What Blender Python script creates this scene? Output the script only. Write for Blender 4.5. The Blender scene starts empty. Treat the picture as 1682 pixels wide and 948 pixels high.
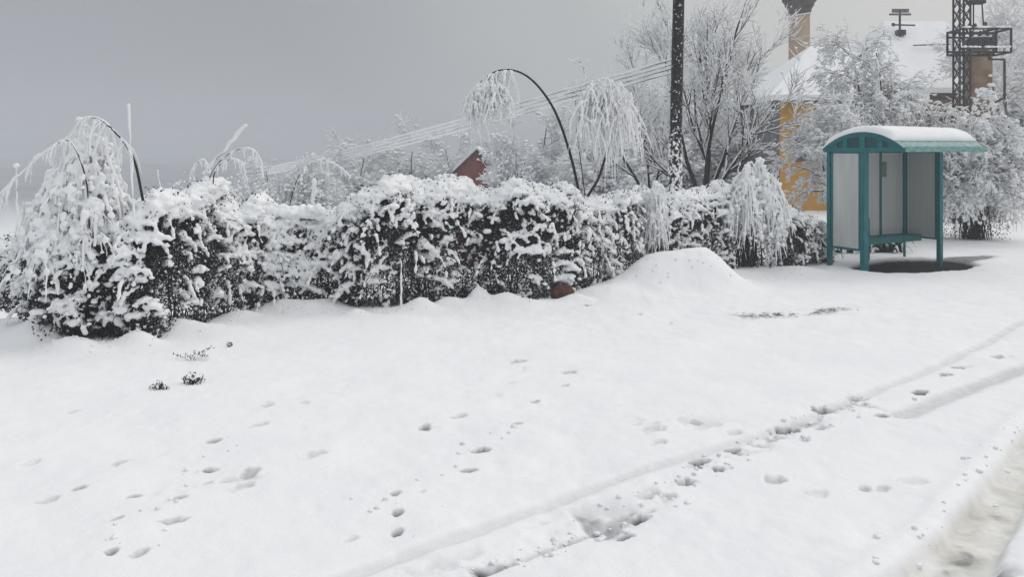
import bpy, math, random
import numpy as np
from mathutils import Vector

# ------------------------------------------------------------------ camera, sky, sun, exposure
scene = bpy.context.scene
COL = scene.collection
F = 1400.0; HZ = 243.0; CX = 841.0; EYE = 2.2     # focal length in photo pixels, horizon row, centre column, eye height

cam_d = bpy.data.cameras.new("camera")
cam = bpy.data.objects.new("camera", cam_d); COL.objects.link(cam)
cam.location = (0, 0, EYE); cam.rotation_euler = (math.radians(90), 0, 0)
cam_d.sensor_width = 36; cam_d.lens = F/1682*36; cam_d.shift_y = -(474-HZ)/1682
cam_d.clip_end = 4000; cam_d.clip_start = 0.05
scene.camera = cam

SUN_EL, SUN_ROT = math.radians(42), math.radians(60)
world = bpy.data.worlds.new("World"); scene.world = world; world.use_nodes = True
nt = world.node_tree; N = nt.nodes; L = nt.links; N.clear()
wo = N.new('ShaderNodeOutputWorld'); bg = N.new('ShaderNodeBackground'); L.new(bg.outputs[0], wo.inputs[0])
tc = N.new('ShaderNodeTexCoord'); sx = N.new('ShaderNodeSeparateXYZ'); L.new(tc.outputs['Generated'], sx.inputs[0])
sky = N.new('ShaderNodeTexSky'); sky.sky_type = 'NISHITA'; sky.sun_disc = False
sky.sun_elevation = SUN_EL; sky.sun_rotation = SUN_ROT; sky.dust_density = 4; sky.air_density = 1.2
# overcast: cloud deck colour runs from slate grey (west) to pale grey (east)
nz = N.new('ShaderNodeTexNoise'); nz.inputs['Scale'].default_value = 2.2; nz.inputs['Detail'].default_value = 4
mp = N.new('ShaderNodeMapping'); mp.inputs['Scale'].default_value = (1, 1, 2.6)
L.new(tc.outputs['Generated'], mp.inputs[0]); L.new(mp.outputs[0], nz.inputs['Vector'])
m1 = N.new('ShaderNodeMath'); m1.operation = 'MULTIPLY_ADD'; m1.inputs[1].default_value = 0.22; m1.inputs[2].default_value = -0.11
L.new(nz.outputs[0], m1.inputs[0])
m2 = N.new('ShaderNodeMath'); m2.operation = 'ADD'; L.new(sx.outputs[0], m2.inputs[0]); L.new(m1.outputs[0], m2.inputs[1])
m2b = N.new('ShaderNodeMath'); m2b.operation = 'MULTIPLY_ADD'; m2b.inputs[1].default_value = 0.45
L.new(sx.outputs[2], m2b.inputs[0]); L.new(m2.outputs[0], m2b.inputs[2])
mr = N.new('ShaderNodeMapRange'); mr.inputs['From Min'].default_value = -0.55; mr.inputs['From Max'].default_value = 0.55
L.new(m2b.outputs[0], mr.inputs['Value'])
cr = N.new('ShaderNodeValToRGB'); L.new(mr.outputs[0], cr.inputs[0])
cr.color_ramp.interpolation = 'EASE'
SKY = [(0.0, (3.6, 3.7, 4.03)), (0.32, (3.5, 3.62, 3.9)), (0.6, (4.6, 4.8, 4.85)), (0.8, (5.8, 5.85, 5.75)), (1.0, (6.5, 6.45, 6.3))]
while len(cr.color_ramp.elements) < len(SKY): cr.color_ramp.elements.new(0.5)
for e, (p, c) in zip(cr.color_ramp.elements, SKY): e.position = p; e.color = (*[x/10 for x in c], 1)
up = N.new('ShaderNodeMapRange'); up.inputs['From Min'].default_value = 0.22; up.inputs['From Max'].default_value = 0.85
up.inputs['To Min'].default_value = 10.0; up.inputs['To Max'].default_value = 18.2
L.new(sx.outputs[2], up.inputs['Value'])
vm = N.new('ShaderNodeVectorMath'); vm.operation = 'SCALE'; L.new(cr.outputs[0], vm.inputs[0]); L.new(up.outputs[0], vm.inputs['Scale'])
mx = N.new('ShaderNodeMix'); mx.data_type = 'RGBA'; mx.inputs['Factor'].default_value = 0.94
L.new(sky.outputs[0], mx.inputs['A']); L.new(vm.outputs[0], mx.inputs['B'])
L.new(mx.outputs['Result'], bg.inputs['Color']); bg.inputs['Strength'].default_value = 0.1

sun_d = bpy.data.lights.new("sun", 'SUN'); sun_d.energy = 0.55; sun_d.angle = math.radians(25); sun_d.color = (1, .97, .93)
sun = bpy.data.objects.new("sun", sun_d); COL.objects.link(sun)
sd = Vector((math.sin(SUN_ROT)*math.cos(SUN_EL), math.cos(SUN_ROT)*math.cos(SUN_EL), math.sin(SUN_EL)))
sun.rotation_euler = (-sd).to_track_quat('-Z', 'Y').to_euler()

scene.view_settings.view_transform = 'Standard'; scene.view_settings.look = 'None'
scene.view_settings.exposure = 0.0; scene.view_settings.gamma = 1.0; scene.view_settings.use_curve_mapping = False
scene.cycles.max_bounces = 7; scene.cycles.diffuse_bounces = 5; scene.cycles.transparent_max_bounces = 8
scene.cycles.volume_bounces = 1
scene.cycles.use_denoising = True

# ------------------------------------------------------------------ helpers
rng = np.random.default_rng(7)

def reseed(text, k=0):
    global rng
    rng = np.random.default_rng(sum((i+1)*ord(ch) for i, ch in enumerate(text))+k)

def P(px, py, Y): return np.array([(px-CX)/F*Y, Y, EYE-(py-HZ)/F*Y])
def G(px, py): return P(px, py, EYE*F/(py-HZ))

def _hash(i, j, k, s):
    n = (i*374761393 + j*668265263 + k*2147483647 + s*974634777) & 0xffffffff
    n = ((n ^ (n >> 13))*1274126177) & 0xffffffff
    return ((n ^ (n >> 16)) & 0xffff)/65535.0
def vnoise(x, y, z=0.0, seed=0):
    x = np.asarray(x, float); y = np.asarray(y, float); z = np.broadcast_to(np.asarray(z, float), x.shape)
    xi = np.floor(x).astype(np.int64); yi = np.floor(y).astype(np.int64); zi = np.floor(z).astype(np.int64)
    u = x-xi; v = y-yi; w = z-zi
    u = u*u*(3-2*u); v = v*v*(3-2*v); w = w*w*(3-2*w)
    r = 0
    for a in (0, 1):
        for b in (0, 1):
            for c in (0, 1):
                r = r + _hash(xi+a, yi+b, zi+c, seed)*(u if a else 1-u)*(v if b else 1-v)*(w if c else 1-w)
    return r*2-1
def fbm(x, y, z=0.0, o=4, seed=0):
    r = 0; a = 1.0; f = 1.0; t = 0
    for k in range(o):
        r = r+a*vnoise(np.asarray(x)*f, np.asarray(y)*f, np.asarray(z)*f, seed+k); t += a; a *= .5; f *= 2.03
    return r/t
def sst(a, b, x):
    t = np.clip((np.asarray(x, float)-a)/(b-a), 0, 1); return t*t*(3-2*t)

def raw_mesh(name, V, Fc, smooth=True):
    V = np.ascontiguousarray(V, dtype=np.float32); Fc = np.ascontiguousarray(Fc, dtype=np.int32)
    me = bpy.data.meshes.new(name); k = Fc.shape[1]
    me.vertices.add(len(V)); me.vertices.foreach_set('co', V.ravel())
    me.loops.add(Fc.size); me.loops.foreach_set('vertex_index', Fc.ravel())
    me.polygons.add(len(Fc)); me.polygons.foreach_set('loop_start', np.arange(0, Fc.size, k, dtype=np.int32))
    try: me.polygons.foreach_set('loop_total', np.full(len(Fc), k, dtype=np.int32))
    except Exception: pass
    me.polygons.foreach_set('use_smooth', np.full(len(Fc), smooth)); me.update(calc_edges=True)
    return me

def link(name, me, mat=None, parent=None):
    o = bpy.data.objects.new(name, me); COL.objects.link(o)
    if mat is not None:
        me.materials.clear()
        me.materials.append(mat)
    if parent is not None: o.parent = parent
    return o
def tag(o, label=None, cat=None, group=None, kind=None):
    if label: o['label'] = label
    if cat: o['category'] = cat
    if group: o['group'] = group
    if kind: o['kind'] = kind
    return o
def thing(name, label, cat, loc=(0, 0, 0), group=None):
    o = bpy.data.objects.new(name, None); COL.objects.link(o); o.location = tuple(loc); o.empty_display_size = .2
    return tag(o, label, cat, group)

class MB:
    """collects shapes given in world coordinates, writes ONE mesh relative to an origin"""
    def __init__(s, origin=(0, 0, 0)): s.v = []; s.f = {}; s.n = 0; s.o = np.array(origin, float)
    def add(s, V, Fc):
        V = np.asarray(V, float).reshape(-1, 3); Fc = np.asarray(Fc, int)
        s.v.append(V-s.o); s.f.setdefault(Fc.shape[1], []).append(Fc+s.n); s.n += len(V)
    def box(s, c, sz, ax=None):
        c = np.asarray(c, float); h = np.asarray(sz, float)/2
        A = np.eye(3) if ax is None else np.asarray(ax, float)
        q = np.array([[a, b, d] for a in (-1, 1) for b in (-1, 1) for d in (-1, 1)], float)*h
        s.add(c+q@A, [[0, 1, 3, 2], [4, 6, 7, 5], [0, 4, 5, 1], [2, 3, 7, 6], [0, 2, 6, 4], [1, 5, 7, 3]])
    def bar(s, a, b, w, d=None):
        a = np.asarray(a, float); b = np.asarray(b, float); d = w if d is None else d
        z = b-a; ln = np.linalg.norm(z); z = z/ln
        r = np.array([0, 0, 1.]) if abs(z[2]) < .9 else np.array([0, 1., 0])
        x = np.cross(r, z); x /= np.linalg.norm(x); y = np.cross(z, x)
        s.box((a+b)/2, (w, d, ln), [x, y, z])
    def tube(s, Pts, R, sides=6):
        V, Fc = tubes(np.asarray(Pts, float)[None], np.asarray(R, float)[None], sides); s.add(V, Fc)
    def tubes(s, Ps, Rs, sides=5):
        V, Fc = tubes(Ps, Rs, sides); s.add(V, Fc)
    def prism(s, ring_a, ring_b):
        a = np.asarray(ring_a, float); b = np.asarray(ring_b, float); n = len(a)
        s.add(np.vstack([a, b]), [[i, (i+1) % n, n+(i+1) % n, n+i] for i in range(n)])
        s.add(a, [list(range(n))[::-1]]); s.add(b, [list(range(n))])
    def build(s, name, mat, parent=None, smooth=False):
        V = np.vstack(s.v); me = bpy.data.meshes.new(name)
        vs = np.ascontiguousarray(V, dtype=np.float32)
        loops = []; starts = []; tot = []; c = 0
        for k, fl in s.f.items():
            A = np.vstack(fl); loops.append(A.ravel()); starts.append(c+np.arange(len(A))*k); tot.append(np.full(len(A), k)); c += A.size
        loops = np.concatenate(loops).astype(np.int32); starts = np.concatenate(starts).astype(np.int32)
        me.vertices.add(len(vs)); me.vertices.foreach_set('co', vs.ravel())
        me.loops.add(len(loops)); me.loops.foreach_set('vertex_index', loops)
        me.polygons.add(len(starts)); me.polygons.foreach_set('loop_start', starts)
        try: me.polygons.foreach_set('loop_total', np.concatenate(tot).astype(np.int32))
        except Exception: pass
        me.polygons.foreach_set('use_smooth', np.full(len(starts), smooth)); me.update(calc_edges=True)
        return link(name, me, mat, parent)

def tubes(Ps, Rs, sides=5):
    """Ps (M,N,3), Rs (M,N) -> capped-to-a-point tubes"""
    M, Np, _ = Ps.shape
    T = np.gradient(Ps, axis=1); T /= (np.linalg.norm(T, axis=2, keepdims=True)+1e-9)
    ref = np.zeros_like(T); up_ = np.abs(T[..., 2]).mean(1) > .8
    ref[:] = (0, 0, 1); ref[up_] = (0, 1, 0)
    X = np.cross(ref, T); X /= (np.linalg.norm(X, axis=2, keepdims=True)+1e-9); Yv = np.cross(T, X)
    a = np.arange(sides)*2*math.pi/sides
    V = Ps[:, :, None] + Rs[:, :, None, None]*(np.cos(a)[None, None, :, None]*X[:, :, None]+np.sin(a)[None, None, :, None]*Yv[:, :, None])
    idx = np.arange(M*Np*sides).reshape(M, Np, sides)
    q = np.stack([idx[:, :-1], np.roll(idx[:, :-1], -1, 2), np.roll(idx[:, 1:], -1, 2), idx[:, 1:]], -1).reshape(-1, 4)
    V = V.reshape(-1, 3)
    caps = np.stack([Ps[:, 0], Ps[:, -1]], 1).reshape(-1, 3); n0 = len(V); V = np.vstack([V, caps])
    c0 = n0+np.arange(M)*2
    f1 = np.stack([np.roll(idx[:, 0], -1, 1), idx[:, 0], np.broadcast_to(c0[:, None], (M, sides)), np.broadcast_to(c0[:, None], (M, sides))], -1).reshape(-1, 4)
    f2 = np.stack([idx[:, -1], np.roll(idx[:, -1], -1, 1), np.broadcast_to(c0[:, None]+1, (M, sides)), np.broadcast_to(c0[:, None]+1, (M, sides))], -1).reshape(-1, 4)
    # caps as degenerate quads are avoided: use rings pulled to the centre instead
    return V[:n0], q if True else np.vstack([q, f1, f2])

def _ico(sub):
    t = (1+5**.5)/2
    v = [(-1, t, 0), (1, t, 0), (-1, -t, 0), (1, -t, 0), (0, -1, t), (0, 1, t), (0, -1, -t), (0, 1, -t), (t, 0, -1), (t, 0, 1), (-t, 0, -1), (-t, 0, 1)]
    f = [(0, 11, 5), (0, 5, 1), (0, 1, 7), (0, 7, 10), (0, 10, 11), (1, 5, 9), (5, 11, 4), (11, 10, 2), (10, 7, 6), (7, 1, 8), (3, 9, 4), (3, 4, 2), (3, 2, 6), (3, 6, 8), (3, 8, 9), (4, 9, 5), (2, 4, 11), (6, 2, 10), (8, 6, 7), (9, 8, 1)]
    v = [np.array(x)/np.linalg.norm(x) for x in v]
    for _ in range(sub):
        c = {}; nf = []
        def mid(a, b):
            k = (min(a, b), max(a, b))
            if k not in c:
                m = v[a]+v[b]; v.append(m/np.linalg.norm(m)); c[k] = len(v)-1
            return c[k]
        for a, b, d in f:
            x, y, z = mid(a, b), mid(b, d), mid(d, a); nf += [(a, x, z), (b, y, x), (d, z, y), (x, y, z)]
        f = nf
    return np.array(v), np.array(f)
ICO1 = _ico(1); ICO2 = _ico(2)

def blobs(C, R, squash=(1, 1, 1), ico=ICO1, jitter=.25):
    """C (M,3), R (M,) or (M,3) -> lumpy spheres"""
    C = np.asarray(C, float); R = np.asarray(R, float)
    if R.ndim == 1: R = R[:, None]*np.array(squash)[None]
    v, f = ico; M = len(C)
    V = np.repeat(v[None], M, 0)
    V = V*(1+jitter*rng.normal(size=(M, len(v), 1))*.5)
    V = V*R[:, None, :]+C[:, None, :]
    Fc = (f[None]+(np.arange(M)*len(v))[:, None, None]).reshape(-1, 3)
    return V.reshape(-1, 3), Fc

def fused(V, Fc, voxel, origin, amp=.006, freq=14):
    """melt overlapping lumps together into one continuous skin of snow"""
    me = raw_mesh('tmp', V-origin, Fc); o = bpy.data.objects.new('tmp', me); COL.objects.link(o)
    md = o.modifiers.new('r', 'REMESH'); md.mode = 'VOXEL'; md.voxel_size = voxel; md.adaptivity = 0
    sm = o.modifiers.new('s', 'SMOOTH'); sm.factor = .5; sm.iterations = 1
    dg = bpy.context.evaluated_depsgraph_get(); dg.update()
    out = bpy.data.meshes.new_from_object(o.evaluated_get(dg))
    bpy.data.objects.remove(o); bpy.data.meshes.remove(me)
    n = len(out.vertices); co = np.empty(n*3, np.float32); out.vertices.foreach_get('co', co); co = co.reshape(-1, 3)
    nr = np.empty(n*3, np.float32); out.vertices.foreach_get('normal', nr); nr = nr.reshape(-1, 3)
    co = co+nr*(amp*fbm(co[:, 0]*freq, co[:, 1]*freq, co[:, 2]*freq, 3, 5)[:, None])
    out.vertices.foreach_set('co', co.ravel().astype(np.float32))
    out.polygons.foreach_set('use_smooth', np.full(len(out.polygons), True)); out.update()
    return out

def unit(v): return v/(np.linalg.norm(v, axis=-1, keepdims=True)+1e-9)

def leaves(C, size, spread=0, flat=.0):
    M = len(C); a = unit(rng.normal(size=(M, 3))); b = unit(np.cross(a, rng.normal(size=(M, 3))))
    s = (size*rng.uniform(.5, 1.3, M))[:, None]
    V = np.stack([C-a*s, C+b*s*.45+a*s*.1, C+a*s, C-b*s*.45+a*s*.1], 1)
    return V.reshape(-1, 3), np.arange(M*4).reshape(-1, 4)

# ------------------------------------------------------------------ materials
def principled(name, col, rough=.6, spec=.3, metal=0):
    m = bpy.data.materials.new(name); m.use_nodes = True; b = m.node_tree.nodes['Principled BSDF']
    b.inputs['Base Color'].default_value = (*col, 1); b.inputs['Roughness'].default_value = rough
    b.inputs['Specular IOR Level'].default_value = spec; b.inputs['Metallic'].default_value = metal
    return m, m.node_tree, b
def noisy(name, c1, c2, scale=8, rough=.7, bump=0, bscale=40, spec=.3, detail=6, lo=.35, hi=.65, stretch=None, metal=0):
    m, t, b = principled(name, c1, rough, spec, metal)
    tc = t.nodes.new('ShaderNodeTexCoord'); n = t.nodes.new('ShaderNodeTexNoise'); n.inputs['Scale'].default_value = scale; n.inputs['Detail'].default_value = detail
    src = tc.outputs['Object']
    if stretch:
        mpn = t.nodes.new('ShaderNodeMapping'); mpn.inputs['Scale'].default_value = stretch; t.links.new(src, mpn.inputs[0]); src = mpn.outputs[0]
    t.links.new(src, n.inputs['Vector'])
    r = t.nodes.new('ShaderNodeValToRGB'); r.color_ramp.elements[0].position = lo; r.color_ramp.elements[1].position = hi
    r.color_ramp.elements[0].color = (*c1, 1); r.color_ramp.elements[1].color = (*c2, 1)
    t.links.new(n.outputs[0], r.inputs[0]); t.links.new(r.outputs[0], b.inputs['Base Color'])
    if bump:
        n2 = t.nodes.new('ShaderNodeTexNoise'); n2.inputs['Scale'].default_value = bscale; n2.inputs['Detail'].default_value = 5
        t.links.new(src, n2.inputs['Vector'])
        bp = t.nodes.new('ShaderNodeBump'); bp.inputs['Strength'].default_value = bump; bp.inputs['Distance'].default_value = .02
        t.links.new(n2.outputs[0], bp.inputs['Height']); t.links.new(bp.outputs[0], b.inputs['Normal'])
    return m
SNOW = noisy('snow', (.87, .885, .905), (.91, .92, .93), 3, .8, .25, 60, .05)
RIME = noisy('rime_snow', (.87, .885, .90), (.92, .925, .93), 10, .7, .3, 120, .15)
FROST = noisy('hoar_frost', (.80, .82, .85), (.90, .91, .92), 3, .8, 0, 50, .1)
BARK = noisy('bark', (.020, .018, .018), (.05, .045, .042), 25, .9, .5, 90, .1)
BARK_FAR = noisy('pale_far_bark', (.10, .095, .095), (.2, .19, .19), 5, .9, 0, 50, .1)  # paler bark for the distant trees and far pole

def leaf_mat():
    m, t, b = principled('evergreen_leaf', (.02, .03, .02), .75, .2)
    g = t.nodes.new('ShaderNodeNewGeometry'); r = t.nodes.new('ShaderNodeValToRGB'); r.color_ramp.interpolation = 'CONSTANT'
    els = [(0, (.010, .015, .014)), (.30, (.016, .024, .020)), (.55, (.030, .034, .030)), (.74, (.042, .030, .025)), (.88, (.10, .105, .10)), (.965, (.45, .47, .49))]
    while len(r.color_ramp.elements) < len(els): r.color_ramp.elements.new(.5)
    for e, (p, c) in zip(r.color_ramp.elements, els): e.position = p; e.color = (*c, 1)
    t.links.new(g.outputs['Random Per Island'], r.inputs[0]); t.links.new(r.outputs[0], b.inputs['Base Color'])
    return m
LEAF = leaf_mat()
TEAL = noisy('teal_painted_steel', (.008, .125, .138), (.013, .16, .168), 6, .5, .05, 60, .3)
TEAL_PALE = noisy('frosted_teal_sheet', (.07, .24, .23), (.28, .41, .40), 9, .5, .1, 60, .4, lo=.35, hi=.7, stretch=(1, 1, 4))
PANEL = noisy('grey_sheet_panel', (.48, .49, .475), (.57, .575, .55), 2.2, .35, .02, 30, .4, stretch=(3, 3, .35))
PANELD = noisy('grey_sheet_panel_dark', (.43, .435, .42), (.485, .485, .465), 2.4, .4, .02, 30, .4, stretch=(5, 5, .3))  # darker grey for the rear wall and far end panels
ALU = noisy('bare_aluminium_edge', (.5, .53, .53), (.62, .65, .65), 9, .4, 0, 50, .5)
PAPER = noisy('weathered_notice', (.10, .12, .10), (.22, .25, .22), 20, .7)
OCHRE = noisy('ochre_render', (.50, .275, .065), (.56, .32, .085), 1.5, .85, .1, 20)
TANW = noisy('tan_render', (.17, .115, .075), (.31, .225, .165), 2.5, .85, .1, 20)
TOWER = noisy('tower_stone', (.36, .25, .165), (.50, .38, .27), 1.6, .85, .2, 14, lo=.3, hi=.7, stretch=(1, 1, .5))
DARKST = noisy('dark_stone', (.06, .055, .05), (.13, .115, .10), 4, .85)
PALEW = noisy('pale_render', (.50, .50, .49), (.6, .6, .59), 2, .85)
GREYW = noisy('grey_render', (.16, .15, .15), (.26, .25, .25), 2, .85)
STEEL = noisy('dark_steel', (.03, .03, .034), (.07, .07, .075), 12, .5, 0, 50, .4, metal=.3)
GALV = noisy('dull_steel', (.10, .10, .11), (.19, .19, .20), 8, .5, 0, 50, .4, metal=.3)
REDW = noisy('red_brick_gable', (.20, .055, .04), (.27, .09, .065), 3, .85)
RUST = noisy('rusty_stone', (.05, .028, .025), (.13, .055, .042), 14, .85, .5, 40)
GLASS = noisy('dark_window_glass', (.03, .035, .04), (.06, .065, .07), 2, .12, spec=.6)
WOOD = noisy('weathered_board', (.055, .05, .045), (.12, .11, .10), 6, .85, .3, 50, stretch=(.5, 6, 6))

def pole_mat():
    m, t, b = principled('pole_tar_and_driven_snow', (.015, .015, .017), .6, .3)
    tc = t.nodes.new('ShaderNodeTexCoord'); n = t.nodes.new('ShaderNodeTexNoise'); n.inputs['Scale'].default_value = 26; n.inputs['Detail'].default_value = 3
    mpn = t.nodes.new('ShaderNodeMapping'); mpn.inputs['Scale'].default_value = (1, 1, .8)
    t.links.new(tc.outputs['Object'], mpn.inputs[0]); t.links.new(mpn.outputs[0], n.inputs['Vector'])
    s = t.nodes.new('ShaderNodeSeparateXYZ'); t.links.new(tc.outputs['Object'], s.inputs[0])
    h = t.nodes.new('ShaderNodeMapRange'); h.inputs['From Min'].default_value = .3; h.inputs['From Max'].default_value = 3.6
    h.inputs['To Min'].default_value = .12; h.inputs['To Max'].default_value = -.07; t.links.new(s.outputs[2], h.inputs['Value'])
    a = t.nodes.new('ShaderNodeMath'); a.operation = 'ADD'; t.links.new(n.outputs[0], a.inputs[0]); t.links.new(h.outputs[0], a.inputs[1])
    r = t.nodes.new('ShaderNodeValToRGB'); r.color_ramp.elements[0].position = .56; r.color_ramp.elements[1].position = .62
    r.color_ramp.elements[0].color = (.016, .016, .018, 1); r.color_ramp.elements[1].color = (.78, .8, .83, 1)
    t.links.new(a.outputs[0], r.inputs[0]); t.links.new(r.outputs[0], b.inputs['Base Color'])
    return m
POLE = pole_mat()

def ground_mat():
    m, t, b = principled('snow_ground', (.88, .89, .91), .8, .0)
    at = t.nodes.new('ShaderNodeAttribute'); at.attribute_name = 'cover'
    s = t.nodes.new('ShaderNodeSeparateColor'); t.links.new(at.outputs['Color'], s.inputs[0])
    tc = t.nodes.new('ShaderNodeTexCoord')
    def nz(sc, c1, c2, lo=.35, hi=.65, det=6):
        n = t.nodes.new('ShaderNodeTexNoise'); n.inputs['Scale'].default_value = sc; n.inputs['Detail'].default_value = det
        t.links.new(tc.outputs['Object'], n.inputs['Vector']); r = t.nodes.new('ShaderNodeValToRGB')
        r.color_ramp.elements[0].position = lo; r.color_ramp.elements[1].position = hi
        r.color_ramp.elements[0].color = (*c1, 1); r.color_ramp.elements[1].color = (*c2, 1); t.links.new(n.outputs[0], r.inputs[0]); return r.outputs[0]
    snow = nz(1.3, (.87, .88, .905), (.905, .91, .925))
    slush = nz(5, (.55, .535, .495), (.78, .765, .725))
    wet_shade = nz(16, (.17, .175, .18), (.42, .425, .43))  # grey of soaked snow, also used for shade painted into footprints
    bare = nz(30, (.016, .017, .017), (.06, .062, .06))
    forest = nz(.02, (.13, .14, .155), (.26, .27, .29))
    cur = snow
    for ch, src in ((1, slush), (2, wet_shade), (0, bare)):
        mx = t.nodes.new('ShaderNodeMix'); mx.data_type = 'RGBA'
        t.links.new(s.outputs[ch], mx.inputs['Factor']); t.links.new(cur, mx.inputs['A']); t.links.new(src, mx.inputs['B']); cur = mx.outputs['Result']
    sp = t.nodes.new('ShaderNodeSeparateXYZ'); t.links.new(tc.outputs['Object'], sp.inputs[0])
    mr = t.nodes.new('ShaderNodeMapRange'); mr.inputs['From Min'].default_value = 130; mr.inputs['From Max'].default_value = 260
    t.links.new(sp.outputs[1], mr.inputs['Value'])
    mx = t.nodes.new('ShaderNodeMix'); mx.data_type = 'RGBA'
    t.links.new(mr.outputs[0], mx.inputs['Factor']); t.links.new(cur, mx.inputs['A']); t.links.new(forest, mx.inputs['B']); cur = mx.outputs['Result']
    t.links.new(cur, b.inputs['Base Color'])
    n2 = t.nodes.new('ShaderNodeTexNoise'); n2.inputs['Scale'].default_value = 38; n2.inputs['Detail'].default_value = 8
    t.links.new(tc.outputs['Object'], n2.inputs['Vector'])
    bp = t.nodes.new('ShaderNodeBump'); bp.inputs['Strength'].default_value = .35; bp.inputs['Distance'].default_value = .012
    t.links.new(n2.outputs[0], bp.inputs['Height']); t.links.new(bp.outputs[0], b.inputs['Normal'])
    return m
GROUND = ground_mat()

# ------------------------------------------------------------------ ground
HA = np.array([-4.6, 9.4]); HN = np.array([-.5386, .8426])
SH_O = np.array([5.98, 16.04, 0.]); SH_L = np.array([.8677, .497, 0]); SH_F = np.array([.497, -.8677, 0])   # bus shelter: near back post, along, towards front
def terrain(X, Y):
    s = (X-HA[0])*HN[0]+(Y-HA[1])*HN[1]
    az = X/np.maximum(Y, 1.)
    fac = 1-sst(.16, .32, az)*(Y < 1e5)
    z = -12.5*(1-np.exp(-np.maximum(s-1.2, 0)/75.))*fac*1.0
    far = sst(150, 600, Y)
    z = z+far*(6*fbm(X/130., Y/130., 0, 3, 3)+3)
    z = z-(1-fac)*0.0
    return z
def polyline_d(X, Y, pts):
    d = np.full(X.shape, 1e9); tt = np.zeros(X.shape); side = np.zeros(X.shape); n = len(pts)-1
    for i in range(n):
        a = pts[i][:2]; b = pts[i+1][:2]; ab = b-a; L2 = ab@ab
        t = np.clip(((X-a[0])*ab[0]+(Y-a[1])*ab[1])/L2, 0, 1)
        dx = X-a[0]-t*ab[0]; dy = Y-a[1]-t*ab[1]; dd = np.hypot(dx, dy); k = dd < d
        d = np.where(k, dd, d); tt = np.where(k, (i+t)/n, tt); side = np.where(k, np.sign(ab[0]*(Y-a[1])-ab[1]*(X-a[0])), side)
    return d, tt, side
def gpts(L_): return [G(*p) for p in L_]

FOOT = [  # photo column, row, length scale, depth (cm), darkness
 (650,810,1,5,.5),(652,842,1.1,6,.6),(652,871,1.1,6,.75),(692,806,.7,2.5,.1),(770,771,1.2,6,.6),(790,736,1.2,6,.7),(850,696,1,4.5,.4),(880,660,.9,4,.5),
 (697,701,1.2,4.5,.4),(755,683,1.3,3.5,.25),(128,803,1,6,.6),(221,815,1,6,.85),(293,818,1,5.5,.7),(191,855,.8,5,.8),(183,909,.9,6,.9),(228,909,1.2,4,.3),
 (285,858,1.5,5,.35),(346,772,1.2,5,.6),(351,724,1.2,5,.5),(195,757,1.4,4,.3),(412,778,1.8,5,.3),(340,795,.7,3,.2),(400,800,1.5,2.5,.15),(850,594,1.3,4,.3),(935,610,1.2,3.5,.3),
 (928,633,.8,3,.3),(440,666,1.3,2.5,.15),(500,663,.9,2,.1),(425,698,1.3,2.5,.15),(120,673,1,2,.1),(80,820,1.5,4,.15),(515,748,1.6,3,.1),(575,885,1.2,2.5,.1),(50,760,1.6,3,.05),
 (1150,760,2.0,7,1.),(1202,740,1.6,5,.5),(1182,772,1.2,4,.5),(1127,795,1.6,5,.45),(1290,706,2.6,6,.75),(1352,674,2.4,6,.55),(1408,656,2.2,5,.45),(1446,686,1.6,6,.7),
 (1512,647,1.6,6,.8),(1553,613,1.6,6,.75),(1272,790,2.,4,.2),(1140,697,1.8,3,.25),(1070,710,2.4,3,.1),(1350,705,1.3,3,.3),(1322,723,1.,2.5,.3),(1085,730,1.4,3,.1),
 (1420,805,1.2,2.5,.3),(1450,803,1.4,2,.2),(1500,790,2.2,2.5,.05),(1340,812,2.,2.5,.05),(1045,850,1.6,4,.6),(1028,881,1.2,4,.7),(1100,818,1.3,3,.3),
 (1205,712,1.6,3,.1),(1100,530,1,3,.2),(965,505,.9,3,.4),(1050,518,1.2,3,.15),(1575,600,1.8,2.5,.5),(1640,584,1.5,2.,.35)]

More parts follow.
